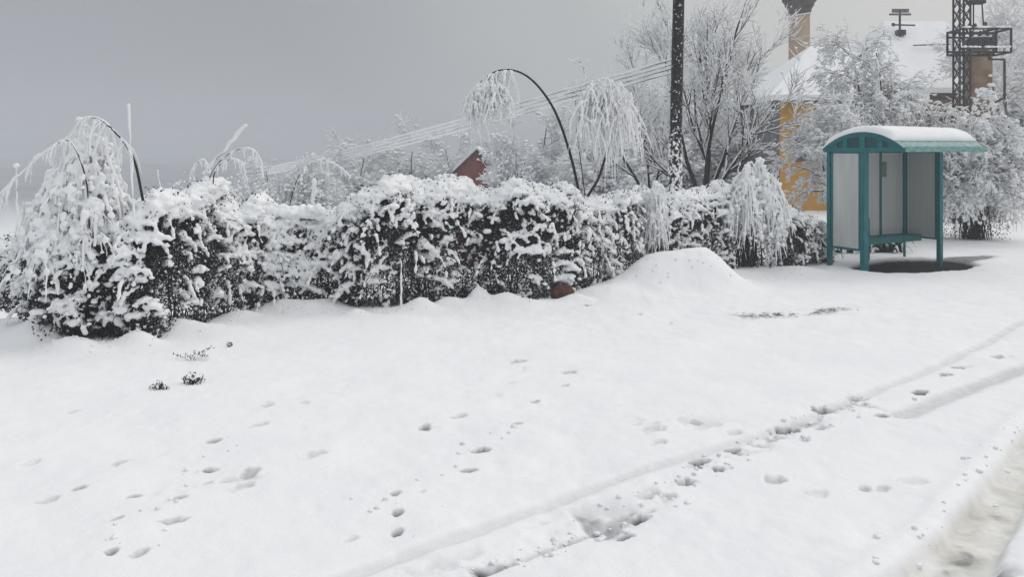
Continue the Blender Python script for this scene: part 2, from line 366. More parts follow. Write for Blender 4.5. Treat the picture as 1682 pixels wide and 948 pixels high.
def ground_height(X, Y):
    n2 = lambda f, s, o=3: fbm(X*f, Y*f, 0, o, s)
    near = 1-sst(25, 60, np.hypot(X, Y))
    Z = terrain(X, Y)
    lump = .032*n2(.55, 11, 3)+.018*n2(2.2, 21, 3)+.0062*n2(9, 31, 3)
    # trodden, lumpier snow lower left and beside the hedge
    tro = sst(-.3, .35, n2(.5, 41, 2))
    lump = lump+.016*tro*n2(4.5, 51, 3)
    Z = Z+lump*near
    bare = np.zeros(X.shape); slush = np.zeros(X.shape); wet_shade = np.zeros(X.shape)
    # ploughed heap beside the pole
    def bump(px, py, rx, ry, h, pw=2.):
        c = G(px, py); q = np.abs(X-c[0])/rx; r = np.abs(Y-c[1])/ry
        return h*np.exp(-((q**pw+r**pw)))
    m = bump(1115, 468, .84, .75, .53, 3.2); m2_ = bump(1030, 478, .6, .6, .14); m3 = bump(1160, 468, .35, .5, .10)
    Z = Z+m*(1+.10*n2(2.5, 61))+m2_+m3
    Z = Z+bump(787, 497, .16, .2, .20)*(1+.5*n2(8, 62))+bump(770, 503, .3, .2, .07)+bump(640, 530, .9, .35, .05)
    for px, py, rx, h in ((500, 510, .5, .12), (345, 548, .5, .10), (40, 545, .9, .14), (860, 503, .5, .07), (1250, 447, .6, .10), (1320, 445, .4, .08), (700, 512, .5, .05), (990, 487, .4, .10), (120, 574, .3, .13), (225, 566, .22, .16), (290, 548, .25, .12), (395, 522, .25, .09), (455, 508, .3, .07), (545, 505, .2, .08), (585, 522, .15, .08), (690, 512, .2, .12), (735, 505, .18, .10), (830, 500, .2, .12), (945, 496, .2, .10), (1210, 452, .3, .08), (60, 560, .3, .18), (10, 520, .5, .2)):
        Z = Z+bump(px, py, rx, rx*.6, h)
    # snow banked up under the far shrubs
    Z = Z+near*.006*sst(.15, .5, n2(3.3, 65))*n2(16, 66)
    # old, half filled tyre tracks
    for pts, w, dep, dk in (
        ([(430, 1000), (560, 948), (700, 900), (800, 862), (900, 825), (1080, 768), (1300, 700), (1420, 650), (1560, 590), (1682, 528), (1800, 478)], .06, .028, .20),
        ([(1480, 684), (1600, 636), (1682, 603), (1800, 560)], .10, .035, .36),
        ([(1300, 560), (1420, 530), (1560, 500), (1682, 476)], .12, .012, .0)):
        d, t, sd_ = polyline_d(X, Y, gpts(pts)); d = d+.02*n2(5, 71)
        Z = Z-dep*np.exp(-(d/w)**2)*(.75+.5*n2(1.3, 72))
        wet_shade = np.maximum(wet_shade, dk*np.exp(-(d/w)**4))
    # grey, crumbled snow churned along the wheel line
    for pts, w, am, sd0 in (([(1000, 862), (1080, 815), (1150, 772), (1230, 735), (1300, 706), (1360, 680), (1420, 655)], .085, .9, 130), ([(1400, 655), (1450, 680), (1480, 690)], .05, .7, 140), ([(1060, 700), (1140, 697), (1200, 705)], .16, .35, 150),
                            ([(1350, 700), (1420, 703)], .04, .4, 160), ([(250, 805), (350, 795), (470, 778), (520, 745)], .05, .4, 170), ([(820, 650), (860, 600), (940, 612)], .06, .25, 180), ([(600, 948), (760, 925), (870, 870), (960, 835)], .10, .3, 190), ([(1560, 600), (1610, 598)], .02, .9, 195), ([(1630, 584), (1660, 583)], .02, .8, 197)):
        d, t, sd_ = polyline_d(X, Y, gpts(pts)); band = np.exp(-(d/w)**2); ch = sst(.0, .35, n2(8, sd0, 4)+.25*n2(21, sd0+5, 2)); Z = Z-.026*band*ch*am+.010*band*n2(17, sd0+3)*am; wet_shade = np.maximum(wet_shade, .75*am*band*ch)
    # kerb-like broken edge with its step shadow painted into a dark, partly bare slot
    kp = gpts([(760, 952), (800, 936), (850, 917), (905, 896), (950, 880), (985, 868)])
    d, t, sd_ = polyline_d(X, Y, kp); d2 = d+.010*n2(14, 81)
    slot = np.exp(-(d2/.022)**2)*(t > .001)*(t < .999)
    Z = Z-.06*slot; wet_shade = np.maximum(wet_shade, slot*.85); bare = np.maximum(bare, slot*.65*sst(-.1, .35, n2(9, 82)))
    up_side = np.exp(-(np.clip(d, 0, 1)/.16)**2)*(sd_ > 0); Z = Z-.02*up_side*(.5+n2(14, 83))
    # scraped hollow at the end of the edge
    c = G(977, 858); q = (np.abs(X-c[0]+.35*(Y-c[1])+.02*n2(9, 84))/.075)**4+(np.abs(Y-c[1]+.04*n2(7, 86))/.19)**4; hol = np.exp(-q)*(.75+.25*n2(20, 87))
    Z = Z-.045*hol; wet_shade = np.maximum(wet_shade, .95*hol)
    c = G(1000, 835); hol = np.exp(-((X-c[0])/.16)**2-((Y-c[1])/.10)**2); Z = Z-.03*hol; wet_shade = np.maximum(wet_shade, .25*hol)
    kp = gpts([(1010, 872), (1040, 855), (1078, 838)]); d, t, _ = polyline_d(X, Y, kp); sl = np.exp(-(d/.035)**2)*sst(-.3, .3, n2(12, 85)); Z = Z-.04*sl; wet_shade = np.maximum(wet_shade, sl*.8)
    for a_, b_ in (((783, 933), (797, 931)),):
        c = G(790, 932); k = np.exp(-((X-c[0])/.05)**2-((Y-c[1])/.03)**2); bare = np.maximum(bare, k); Z = Z-.03*k
    # footprints
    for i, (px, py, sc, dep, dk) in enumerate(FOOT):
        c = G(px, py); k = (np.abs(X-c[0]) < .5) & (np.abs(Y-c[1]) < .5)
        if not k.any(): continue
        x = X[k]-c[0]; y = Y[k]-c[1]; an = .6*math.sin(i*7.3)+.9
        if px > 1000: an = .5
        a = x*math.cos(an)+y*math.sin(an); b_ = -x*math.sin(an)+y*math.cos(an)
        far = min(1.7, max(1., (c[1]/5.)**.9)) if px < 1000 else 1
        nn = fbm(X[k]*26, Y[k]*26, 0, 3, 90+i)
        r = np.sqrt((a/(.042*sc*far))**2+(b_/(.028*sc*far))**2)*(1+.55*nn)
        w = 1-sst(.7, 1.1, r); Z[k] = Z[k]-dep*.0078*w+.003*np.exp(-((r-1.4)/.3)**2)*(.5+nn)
        core = 1-sst(.75, 1.2, r+.15*nn); wet_shade[k] = np.maximum(wet_shade[k], core*min(1, dk*1.5+.1)); bare[k] = np.maximum(bare[k], max(0, dk-.3)*1.4*(1-sst(.2, .9, r+.3*nn)))  # shade of the print painted grey over floor and walls, bare ground at core
    # small tracks of a cat or dog between the prints, very faint dimples
    # stony debris showing through in front of the mound
    d, t, _ = polyline_d(X, Y, gpts([(1222, 520), (1290, 514), (1350, 512), (1400, 506)])); band = np.exp(-(d/.14)**2)
    rough = sst(-.15, .2, n2(11, 101, 3)); Z = Z+band*rough*.035-band*.02; k_ = band*rough*(1-sst(.75, 1., t)); wet_shade = np.maximum(wet_shade, k_*1.); bare = np.maximum(bare, k_*.8*sst(-.1, .3, n2(19, 102)))
    # packed lane with brownish slush in the corner
    le = gpts([(1380, 1010), (1450, 948), (1530, 880), (1610, 785), (1682, 700), (1790, 600), (1950, 500)])
    re = gpts([(1590, 1010), (1640, 948), (1675, 860), (1715, 770), (1800, 680), (1950, 600)])
    dl, tl, sl_ = polyline_d(X, Y, le); dr, tr, sr_ = polyline_d(X, Y, re)
    ins = np.where(sl_ < 0, dl, -dl); insr = np.where(sr_ > 0, dr, -dr); inside = np.minimum(ins, insr)+.02*n2(3, 111)
    w = sst(-.015, .06, inside)*(Y < 40)
    Z = Z-.085*w+w*.02*n2(7, 112, 4)+.02*np.exp(-((inside+.09)/.07)**2)*(Y < 20)
    slush = np.maximum(slush, w*sst(-.02, .04, inside)*(.55+.45*sst(-.3, .3, n2(3.2, 113, 4))))
    wet_shade = np.maximum(wet_shade, w*.7*sst(.12, .45, n2(9, 114, 4))*sst(.05, .2, inside))
    c = G(1600, 945); k = np.exp(-((X-c[0])/.16)**2-((Y-c[1])/.10)**2)*sst(-.25, .3, n2(14, 115)); wet_shade = np.maximum(wet_shade, k); bare = np.maximum(bare, k*.85); Z = Z-.02*k
    # second lane rut at the right edge
    # bare, wet ground under the shelter roof
    u = (X-SH_O[0])*SH_L[0]+(Y-SH_O[1])*SH_L[1]; v = (X-SH_O[0])*SH_F[0]+(Y-SH_O[1])*SH_F[1]
    e = ((u-1.42)/1.50)**2*1.0+((v-.78)/.82)**2; e = e+.18*n2(2.5, 121)
    w = 1-sst(.80, 1.05, e); Z = Z*(1-w)-.07*w+w*.01*n2(6, 122); bare = np.maximum(bare, w)
    w2 = (1-sst(.9, 2.4, ((u-2.9)/.9)**2+((v-.75)/.25)**2)); wet_shade = np.maximum(wet_shade, .5*w2); bare = np.maximum(bare, .55*(w2 > .85))
    return Z, bare, slush, wet_shade

def build_ground():
    xs = np.arange(-9.5, 9.5001, .016)
    g = []; x = 9.5; st = .02
    while x < 900: st *= 1.13; x += st; g.append(x)
    xs = np.concatenate([-np.array(g)[::-1], xs, np.array(g)])
    ys = [3.3]; 
    while ys[-1] < 19: ys.append(ys[-1]*1.0037)
    st = ys[-1]*.0037
    while ys[-1] < 900: st *= 1.06; ys.append(ys[-1]+st)
    b = []; y = 3.3; st = .015
    while y > -80: st *= 1.2; y -= st; b.append(y)
    ys = np.array(b[::-1]+ys)
    X, Y = np.meshgrid(xs, ys); Z, bare, slush, wet_shade = ground_height(X, Y)
    V = np.stack([X, Y, Z], -1).reshape(-1, 3); nx = len(xs); ny = len(ys)
    i = np.arange(nx*ny).reshape(ny, nx)
    q = np.stack([i[:-1, :-1], i[:-1, 1:], i[1:, 1:], i[1:, :-1]], -1).reshape(-1, 4)
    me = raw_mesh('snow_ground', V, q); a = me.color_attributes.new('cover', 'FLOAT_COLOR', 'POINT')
    c = np.stack([bare, slush, wet_shade, np.ones_like(wet_shade)], -1).astype(np.float32); a.data.foreach_set('color', np.clip(c, 0, 1).ravel())
    return tag(link('ground', me, GROUND), kind='structure')
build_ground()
def clods():
    pts = []
    def line(L_, n, w):
        g = np.array([G(*p)[:2] for p in L_]); t = rng.uniform(0, len(g)-1.001, n); i = t.astype(int); pts.append(g[i]+(g[i+1]-g[i])*(t-i)[:, None]+rng.normal(size=(n, 2))*w)
    line([(780, 940), (900, 898), (985, 868)], 70, .05); line([(985, 868), (1150, 770), (1300, 705), (1450, 650)], 110, .12)
    line([(1450, 948), (1610, 785), (1690, 690)], 50, .09); line([(1220, 520), (1380, 508)], 90, .12); line([(70, 575), (250, 566), (430, 512), (600, 520), (760, 500), (900, 498)], 420, .13)
    line([(640, 880), (650, 810), (780, 750), (850, 696)], 20, .14); line([(180, 905), (290, 820), (350, 730)], 20, .16); line([(1000, 480), (1180, 475), (1340, 446)], 70, .15)
    C = np.vstack(pts); Z = ground_height(C[:, 0], C[:, 1])[0]; r = rng.uniform(.3, 1, len(C))**3*.017+.003
    V, Fc = blobs(np.column_stack([C, Z+r*.3]), np.stack([r*1.2, r*1.1, r*.8], -1), jitter=.35)
    tag(link('snow_clods', raw_mesh('snow_clods', V, Fc, True), SNOW), kind='stuff')
clods()

# ------------------------------------------------------------------ growth
def grow(p0, d0, ln, r0, n, wig, trop, taper=.35, sag=0.):
    """integrate M branches of n points; trop>0 bends up, <0 bends down (with growing effect)"""
    M = len(p0); Pts = np.zeros((M, n, 3)); Pts[:, 0] = p0; d = unit(d0.copy())
    for i in range(1, n):
        d = unit(d+rng.normal(size=(M, 3))*wig+np.array([0, 0, 1.])*(trop+sag*i/n))
        Pts[:, i] = Pts[:, i-1]+d*(ln/(n-1))[:, None]
    t = np.linspace(0, 1, n); R = r0[:, None]*(1-(1-taper)*t)[None]
    return Pts, R
def along(Pts, R, k, lo, hi):
    """k random stations on each branch: position, tangent, radius"""
    M, n, _ = Pts.shape; t = rng.uniform(lo, hi, (M, k))*(n-1); i = np.minimum(t.astype(int), n-2); f = (t-i)[..., None]
    m = np.arange(M)[:, None]; a = Pts[m, i]; b = Pts[m, i+1]; p = a+(b-a)*f
    r = R[m, i]; return p.reshape(-1, 3), unit(b-a).reshape(-1, 3), r.reshape(-1), t.reshape(-1)/(n-1)
def spread(T, ang):
    M = len(T); s = unit(np.cross(T, rng.normal(size=(M, 3)))); a = ang*rng.uniform(.6, 1.3, M)
    return T*np.cos(a)[:, None]+s*np.sin(a)[:, None]
def snow_on(Pts, R, off=.6, add=.008, minr=.007, lump=.35):
    S = Pts.copy(); S[..., 2] += R*off+add*.5
    Q = np.maximum(R*.85, minr)+add*rng.uniform(.2, 1, (len(R), 1)); Q = Q*(1+lump*rng.normal(size=Q.shape)*.5).clip(.35, 1.8); Q[:, -1] *= .6
    return S, Q

def fine_tree(name, label, cat, base, height, stems, levels, lean=(0, 0, 0), group=None, snow=(.6, .010, .008), bark=BARK, snowmat=RIME, r0=.09, wig0=.05, sides=4, lumps=0, lr=.04, seed=0):
    """levels: list of (children per branch, length, spread angle, wiggle, tropism, points, from)"""
    base = np.asarray(base, float); reseed(label, seed)
    t = thing(name, label, cat, base, group); bb = MB(base); sb = MB(base); tb = MB(base)
    p = np.repeat(base[None], len(stems), 0); d = np.array([s[0] for s in stems], float); ln = np.array([s[1] for s in stems])*height
    Pt, R = grow(p, d, ln, np.full(len(stems), r0), 14, wig0, .02, .28)
    tb.tubes(Pt, R, 8); S, Q = snow_on(Pt, R*.5, 1.2, .01, .02); S[..., 0] -= R*.45; sb.tubes(S, Q, 5)
    for (k, l_, ang, wig, trop, n, lo) in levels:
        q, T, r, tt = along(Pt, R, k, lo, .99)
        d = spread(T, ang); ln = l_*height*rng.uniform(.5, 1.15, len(q))*(1.15-.55*tt)
        Pt, R = grow(q, d, ln, np.maximum(r*.62, .0055), n, wig, trop, .35)
        bb.tubes(Pt, R, sides); S, Q = snow_on(Pt, R, *snow[:1], snow[1], snow[2]); sb.tubes(S, Q, sides)
    if lumps:
        k = rng.integers(0, len(Pt), lumps); j = rng.integers(0, Pt.shape[1], lumps); q = rng.uniform(.25, 1, lumps)**1.5*lr; sb.add(*blobs(Pt[k, j]+[0, 0, .01], np.stack([q*1.4, q*1.3, q*.8], -1), jitter=.4))
    tb.build('trunk', bark, t, True); bb.build('branches', bark, t, True); sb.build('snow_cover', snowmat, t, True)
    return t

def strands(P0, ln, r=(.010, .02), n=9, wig=.06, swing=None, pull=-.5):
    M = len(P0); d = rng.normal(size=(M, 3))*.35; d[:, 2] = np.abs(d[:, 2])*.2-.2
    if swing is not None: d = d+swing
    Pt, R = grow(P0, d, ln, rng.uniform(*r, M), n, wig, pull, .5)
    R = R*(1+.28*rng.normal(size=R.shape)).clip(.4, 1.8)
    R[:, -1] *= .35; R[:, 0] *= .6
    return Pt, R

# ------------------------------------------------------------------ profiles of the shrub belt (photo column -> row)
TOPX = [-80, 0, 50, 100, 180, 240, 275, 300, 330, 370, 400, 420, 440, 480, 520, 560, 600, 650, 700, 790, 850, 950, 1000, 1060, 1100, 1150, 1210, 1260, 1300, 1330, 1370]
TOPY = [400, 395, 375, 345, 330, 322, 335, 318, 300, 332, 318, 338, 352, 332, 346, 318, 303, 290, 298, 312, 300, 322, 325, 310, 318, 315, 298, 310, 352, 372, 385]
BASX = [-80, 0, 40, 80, 250, 310, 430, 520, 560, 600, 660, 760, 900, 990, 1080, 1200, 1300, 1360, 1400]
BASY = [490, 505, 545, 568, 560, 538, 512, 504, 507, 512, 507, 494, 494, 476, 456, 448, 440, 434, 432]
def top(px): return np.interp(px, TOPX, TOPY)
def bas(px): return np.interp(px, BASX, BASY)

def shrub(name, label, px0, px1, depth=.95, seed=0, cover=.0, dens=1., group=None, topshift=0, arcs=34, yoff=0., shoots=9, pads=15, sl=(.14, .42)):
    """dense leafy shrub under snow: leaf clumps, twigs, fused snow caps"""
    reseed(label); pc = (px0+px1)/2; Yc = EYE*F/(bas(pc)-HZ); origin = P(pc, HZ, Yc+.4); origin[2] = 0
    t = thing(name, label, 'shrub', origin, group)
    W = (px1-px0)/F*Yc
    def surf(px, phi, inset):
        Yf = EYE*F/(bas(px)-HZ); H = EYE-(top(px)+topshift-HZ)/F*(Yf+.35)
        X0 = (px-CX)/F*Yf
        lum = fbm(X0*2.3, phi*1.5+Yf*.3, seed*1.7, 3, 200)
        k = 1+.42*lum-inset
        foot = .26*fbm(X0*3.2, px*0, seed, 3, 205)
        y = Yf+.10+depth*.5-depth*.5*np.sign(np.cos(phi))*np.abs(np.cos(phi))**.55*k+foot+yoff
        z = (H-.05)*np.abs(np.sin(phi))**.62*(1+.11*fbm(X0*2.6, px*0+1, seed, 3, 210)+.07*lum)*(1-inset*.7)
        edge = np.minimum(px-px0, px1-px)/(px1-px0)
        z = z*(.92+.08*sst(0, .16, edge))
        return np.stack([X0+.05*fbm(z*5, X0*5, seed, 2, 215), y, z], -1), H
    def front(n, hi=1.): return math.pi/2*rng.uniform(0, hi, n)**1.6
    # leaf clumps
    nC = int(1900*W*dens)
    px = rng.uniform(px0, px1, nC); phi = np.where(rng.uniform(size=nC) < .7, front(nC), rng.uniform(1.2, 2.9, nC)); ins = rng.uniform(-.03, .38, nC)**1.0
    C, H = surf(px, phi, ins)
    k = 14; CC = np.repeat(C, k, 0)+rng.normal(size=(nC*k, 3))*np.array([.05, .05, .055]); CC[:, 2] = np.maximum(CC[:, 2], .02)
    V, Fc = leaves(CC, .021); me = raw_mesh('foliage', V-origin, Fc, False); link('foliage', me, LEAF, t)
    # twigs
    nT = int(16*W); px = rng.uniform(px0+3, px1-3, nT); b0, _ = surf(px+rng.normal(size=nT)*14, np.full(nT, 1.55), np.full(nT, .3)); b0[:, 2] = -.02
    tg, _ = surf(px+rng.normal(size=nT)*8, rng.uniform(.3, 2.2, nT), np.full(nT, .02))
    s = np.linspace(0, 1, 8)[None, :, None]; Pt = b0[:, None]*(1-s)+tg[:, None]*s; Pt[..., 2] += (np.sin(s[..., 0]*math.pi)*.12); Pt += rng.normal(size=Pt.shape)*.012
    mb = MB(origin); mb.tubes(Pt, np.linspace(.009, .003, 8)[None].repeat(nT, 0), 4); mb.build('branches', BARK, t, True)
    # snow: caps on clumps
    nS = int(1050*W); px = rng.uniform(px0, px1, nS); phi = np.where(rng.uniform(size=nS) < .68, front(nS), rng.uniform(1.1, 2.6, nS))
    C, H = surf(px, phi, rng.uniform(-.08, .06, nS))
    rel = C[:, 2]/np.maximum(H, .3); no = fbm(C[:, 0]*2.3, C[:, 2]*2.6, seed, 3, 230)+.6*fbm(C[:, 0]*8, C[:, 2]*7, seed, 2, 233)
    pr = .30+cover+.8*sst(.45, .95, rel)+1.5*fbm(C[:, 0]*1.5, C[:, 2]*1.9, 7, 2, 236)+.9*no
    keep = rng.uniform(size=nS) < pr; C = C[keep]; rel = rel[keep]
    R = rng.uniform(.010, .036, len(C))*(.75+.6*sst(.6, 1, rel))
    rad = R[:, None]*np.stack([rng.uniform(.7, 1.6, len(C)), rng.uniform(.8, 1.4, len(C)), rng.uniform(.6, 1.5, len(C))], -1)
    vs, fs = [], []; off = 0
    def put(V, Fc):
        nonlocal off
        vs.append(V); fs.append(Fc+off); off += len(V)
    put(*blobs(C, rad, jitter=.45))
    # thick blanket on the crown of the shrub
    nB = int(230*W); px = rng.uniform(px0, px1, nB); phi = rng.uniform(1.0, 2.5, nB); C, H = surf(px, phi, np.full(nB, -.0)); C[:, 2] += .01
    hole = fbm(C[:, 0]*3.1, C[:, 1]*3.1, seed, 2, 240) > -.33+(-.2 if cover > .1 else 0); C = C[hole]
    R = rng.uniform(.05, .10, len(C)); put(*blobs(C, np.stack([R*1.4, R*1.3, R*.62], -1)))
    # arching, snow laden sprays falling over the front
    nA = int(arcs*W); px = rng.uniform(px0, px1, nA); ph = rng.uniform(.12, 1.3, nA); A, _ = surf(px, ph, np.full(nA, .0))
    d = np.stack([rng.normal(size=nA)*.7, -rng.uniform(.2, .9, nA), rng.uniform(-.2, .5, nA)], -1)
    Pt, R = grow(A, d, rng.uniform(.15, .55, nA), np.full(nA, .008), 12, .10, -.20, .5)
    Pt[..., 2] = np.maximum(Pt[..., 2], .02)
    Pf = Pt.reshape(-1, 3)+np.array([0, 0, .012]); kk = rng.uniform(size=len(Pf)) < .8; Pf = Pf[kk]; Rr = rng.uniform(.008, .027, len(Pf))
    put(*blobs(Pf, np.stack([Rr*1.15, Rr*1.1, Rr*rng.uniform(.8, 1.6, len(Pf))], -1), jitter=.4))
    mb = MB(origin); mb.tubes(Pt, R, 4); mb.build('sprays', BARK, t, True)
    cover = max(cover, -.2)
    # uneven shelves of snow resting on lower boughs
    for _ in range(int(pads*W*(1+2*cover))):
        q = rng.uniform(px0+4, px1-4); ph = front(1, .9)[0]+.06; c0, _h = surf(np.array([q]), np.array([ph]), np.array([-.04])); c0 = c0[0]
        wd = rng.uniform(.05, .24); nb = int(8+wd*70); u = rng.normal(size=nb)*.55; tilt = rng.normal()*.35
        Cp = c0+np.stack([u*wd, rng.normal(size=nb)*.035-.02, -np.abs(u)**1.7*wd*rng.uniform(.2, .8)+u*wd*tilt+rng.normal(size=nb)*.010], -1)
        Cp[:, 2] = np.maximum(Cp[:, 2], .02); q_ = rng.uniform(.020, .050, nb)*(1-.35*np.minimum(np.abs(u), 1)); put(*blobs(Cp, np.stack([q_*1.3, q_*1.2, q_*.8], -1), jitter=.35))
    # thin shoots sticking up out of the crown and bending over
    nU = int(shoots*W); px = rng.uniform(px0, px1, nU); A, _ = surf(px, rng.uniform(1.1, 2., nU), np.full(nU, .08))
    d = np.stack([rng.normal(size=nU)*.6, rng.normal(size=nU)*.3, np.full(nU, .8)], -1)
    Pu, Ru = grow(A, d, rng.uniform(*sl, nU), np.full(nU, .006), 12, .10, -.06, .5, -.22)
    q_ = rng.uniform(.007, .018, Pu.shape[:2]); q_[:, -1] *= .7; put(*blobs((Pu+[0, 0, .006]).reshape(-1, 3), np.stack([q_*1.2, q_*1.1, q_], -1).reshape(-1, 3), jitter=.35))
    me = fused(np.vstack(vs), np.vstack(fs), .0135, origin, .008, 26)
    link('snow_cover', me, SNOW, t)
    return t

GH = 'shrubs of the snowbound roadside belt'
shrub('leafy_shrub', 'low leafy shrub cut off by the photo edge, spilling out beside the great weeping shrub', -70, 75, seed=1, cover=.3, pads=26, group=GH)
shrub('leafy_shrub', 'dark leafy shrub filling the ground beneath the great weeping shrub', 62, 225, seed=2, cover=.2, pads=24, group=GH, topshift=15)
shrub('leafy_shrub', 'broad dark shrub between the great weeping shrub and the slanting white stick', 205, 335, seed=3, cover=.26, pads=26, group=GH, shoots=34, sl=(.2, .6))
shrub('leafy_shrub', 'snow-loaded shrub under the slanting white stick and the small looped branches', 320, 450, seed=4, cover=.32, pads=28, group=GH, shoots=48, topshift=8, sl=(.25, .85))
shrub('leafy_shrub', 'low shrub around the level weathered board with snow heaped on it', 435, 585, seed=5, cover=.28, pads=26, group=GH, topshift=10, shoots=44, sl=(.25, .85))
shrub('leafy_shrub', 'blackest shrub, nearly snowless low down, behind the thin icy stake', 556, 690, seed=6, cover=-.16, group=GH, pads=16)
shrub('leafy_shrub', 'speckled shrub behind the little pointed snow heap at the foot of the belt', 672, 822, seed=7, cover=.04, pads=18, group=GH)
shrub('leafy_shrub', 'dark shrub with the half buried reddish stone at its foot', 808, 962, seed=8, cover=.0, pads=18, group=GH)
shrub('leafy_shrub', 'grey twiggy shrub below the forked bent sapling, running down to the big snow heap', 948, 1092, seed=9, cover=.15, group=GH, dens=.8, arcs=60)
shrub('leafy_shrub', 'dark shrub between the black pole and the white hanging bush', 1100, 1208, seed=10, cover=.12, pads=20, group=GH)
shrub('leafy_shrub', 'small dark shrub against the closed end of the bus shelter', 1280, 1372, seed=11, cover=-.02, group=GH, depth=.8, topshift=-18)
shrub('leafy_shrub', 'dark shrub seen through the gap under the bus shelter panels', 1368, 1545, seed=12, cover=-.2, group=GH, depth=.5, topshift=0, dens=.9, yoff=1.6)

def bez(B, M_, E, n):
    t = np.linspace(0, 1, n)[None, :, None]; return (1-t)**2*B[:, None]+2*t*(1-t)*M_[:, None]+t**2*E[:, None]
def weeping(name, label, cat, c, rx, ry, H, narc, nst, ln, r, core=.5, prof=.5, lean=0., clumps=0, group=None, side=None, low=.0, loose=.24, cr=.024):
    """shrub whose iced shoots arch over and hang towards the ground"""
    c = np.array([c[0], c[1], 0.]); t = thing(name, label, cat, c, group); reseed(label)
    aa = rng.uniform(0, 2*math.pi, narc); qq = rng.uniform(.15, 1., narc)**.8; qq[:5] = rng.uniform(.05, .3, 5)
    if side is not None: aa[::3] = side+rng.normal(size=len(aa[::3]))*.3
    zt_ = H*(1-prof*qq**1.5)*rng.uniform(.70, 1.0, narc); zt_[:5] = H*rng.uniform(.86, 1.0, 5); zt_[0] = H
    Ax = np.stack([c[0]+rx*qq*.62*np.cos(aa)+lean*(1-qq), c[1]+ry*qq*.62*np.sin(aa), zt_], -1)      # crest of each arch
    B = np.repeat(c[None], narc, 0)+rng.normal(size=(narc, 3))*[rx*.16, ry*.2, 0]
    E = Ax+np.stack([rx*.62*rng.uniform(.3, .9, narc)*np.cos(aa), ry*.5*np.sin(aa), -zt_*rng.uniform(.18, .55, narc)], -1)
    up_ = (B+Ax)/2; up_[:, :2] = B[:, :2]*.75+Ax[:, :2]*.25; up_[:, 2] = Ax[:, 2]*.92
    S1 = bez(B, up_, Ax, 10); Md = Ax+(E-Ax)*.45; Md[:, 2] = Ax[:, 2]+.02*H; S2 = bez(Ax, Md, E, 12); S = np.concatenate([S1, S2[:, 1:]], 1)
    S[:, 1:] += rng.normal(size=S[:, 1:].shape)*.008; n = S.shape[1]
    mb = MB(c); mb.tubes(S, np.linspace(.010, .004, n)[None].repeat(narc, 0), 5); mb.build('branches', BARK, t, True)
    sn = MB(c); Sn, Qn = snow_on(S[:, 6:], np.full((narc, n-6), .010), .6, .013, .013); sn.tubes(Sn, Qn, 6)
    k = rng.integers(0, narc, nst); f = rng.uniform(6, n-1.01, nst); i = f.astype(int); P0 = S[k, i]+(S[k, i+1]-S[k, i])*(f-i)[:, None]
    P0 = P0+rng.normal(size=P0.shape)*[.045, .05, .01]
    l_ = rng.uniform(*ln, nst)*H*rng.uniform(.3, 1, nst); l_ = np.minimum(l_, np.maximum(P0[:, 2]-low, .05))
    d = rng.normal(size=(nst, 3))*loose; d[:, 2] = -.6+.3*(loose > .4); Pt, Rr = grow(P0, d, l_, rng.uniform(*r, nst), 10, .09, -.25, .5)
    Rr = Rr*(1+.30*rng.normal(size=Rr.shape)).clip(.4, 1.9); Rr[:, -1] *= .4; Pt[..., 2] = np.maximum(Pt[..., 2], .01)
    sn.tubes(Pt, Rr, 5); sn.build('snow_strands', RIME, t, True)
    if clumps:
        kk = rng.integers(0, nst, clumps); j = rng.integers(0, 9, clumps); C = Pt[kk, j]+rng.normal(size=(clumps, 3))*.012
        q = cr*rng.uniform(.25, 1, clumps)**1.3; V, Fc = blobs(C, np.stack([q*1.3, q*1.1, q*rng.uniform(.7, 1.8, clumps)], -1), jitter=.4)
        C2 = S[:, 7:15].reshape(-1, 3)+[0, 0, .015]; R2 = rng.uniform(.014, .034, len(C2)); V2, F2 = blobs(C2, np.stack([R2*1.3, R2*1.2, R2*.9], -1))
        me = fused(np.vstack([V, V2]), np.vstack([Fc, F2+len(V)]), .0125, c, .006, 30); link('snow_clumps', me, SNOW, t)
    nl = int(3000*core)
    if nl:
        a = rng.uniform(0, 2*math.pi, nl); q = rng.uniform(0, .8, nl); zz = rng.uniform(.02, .50, nl)
        C = np.stack([c[0]+rx*q*np.cos(a), c[1]+ry*q*np.sin(a), zz*H*(1-.6*q**2)], -1); V, Fc = leaves(C, .026); link('foliage', raw_mesh('foliage', V-c, Fc, False), LEAF, t)
    return t

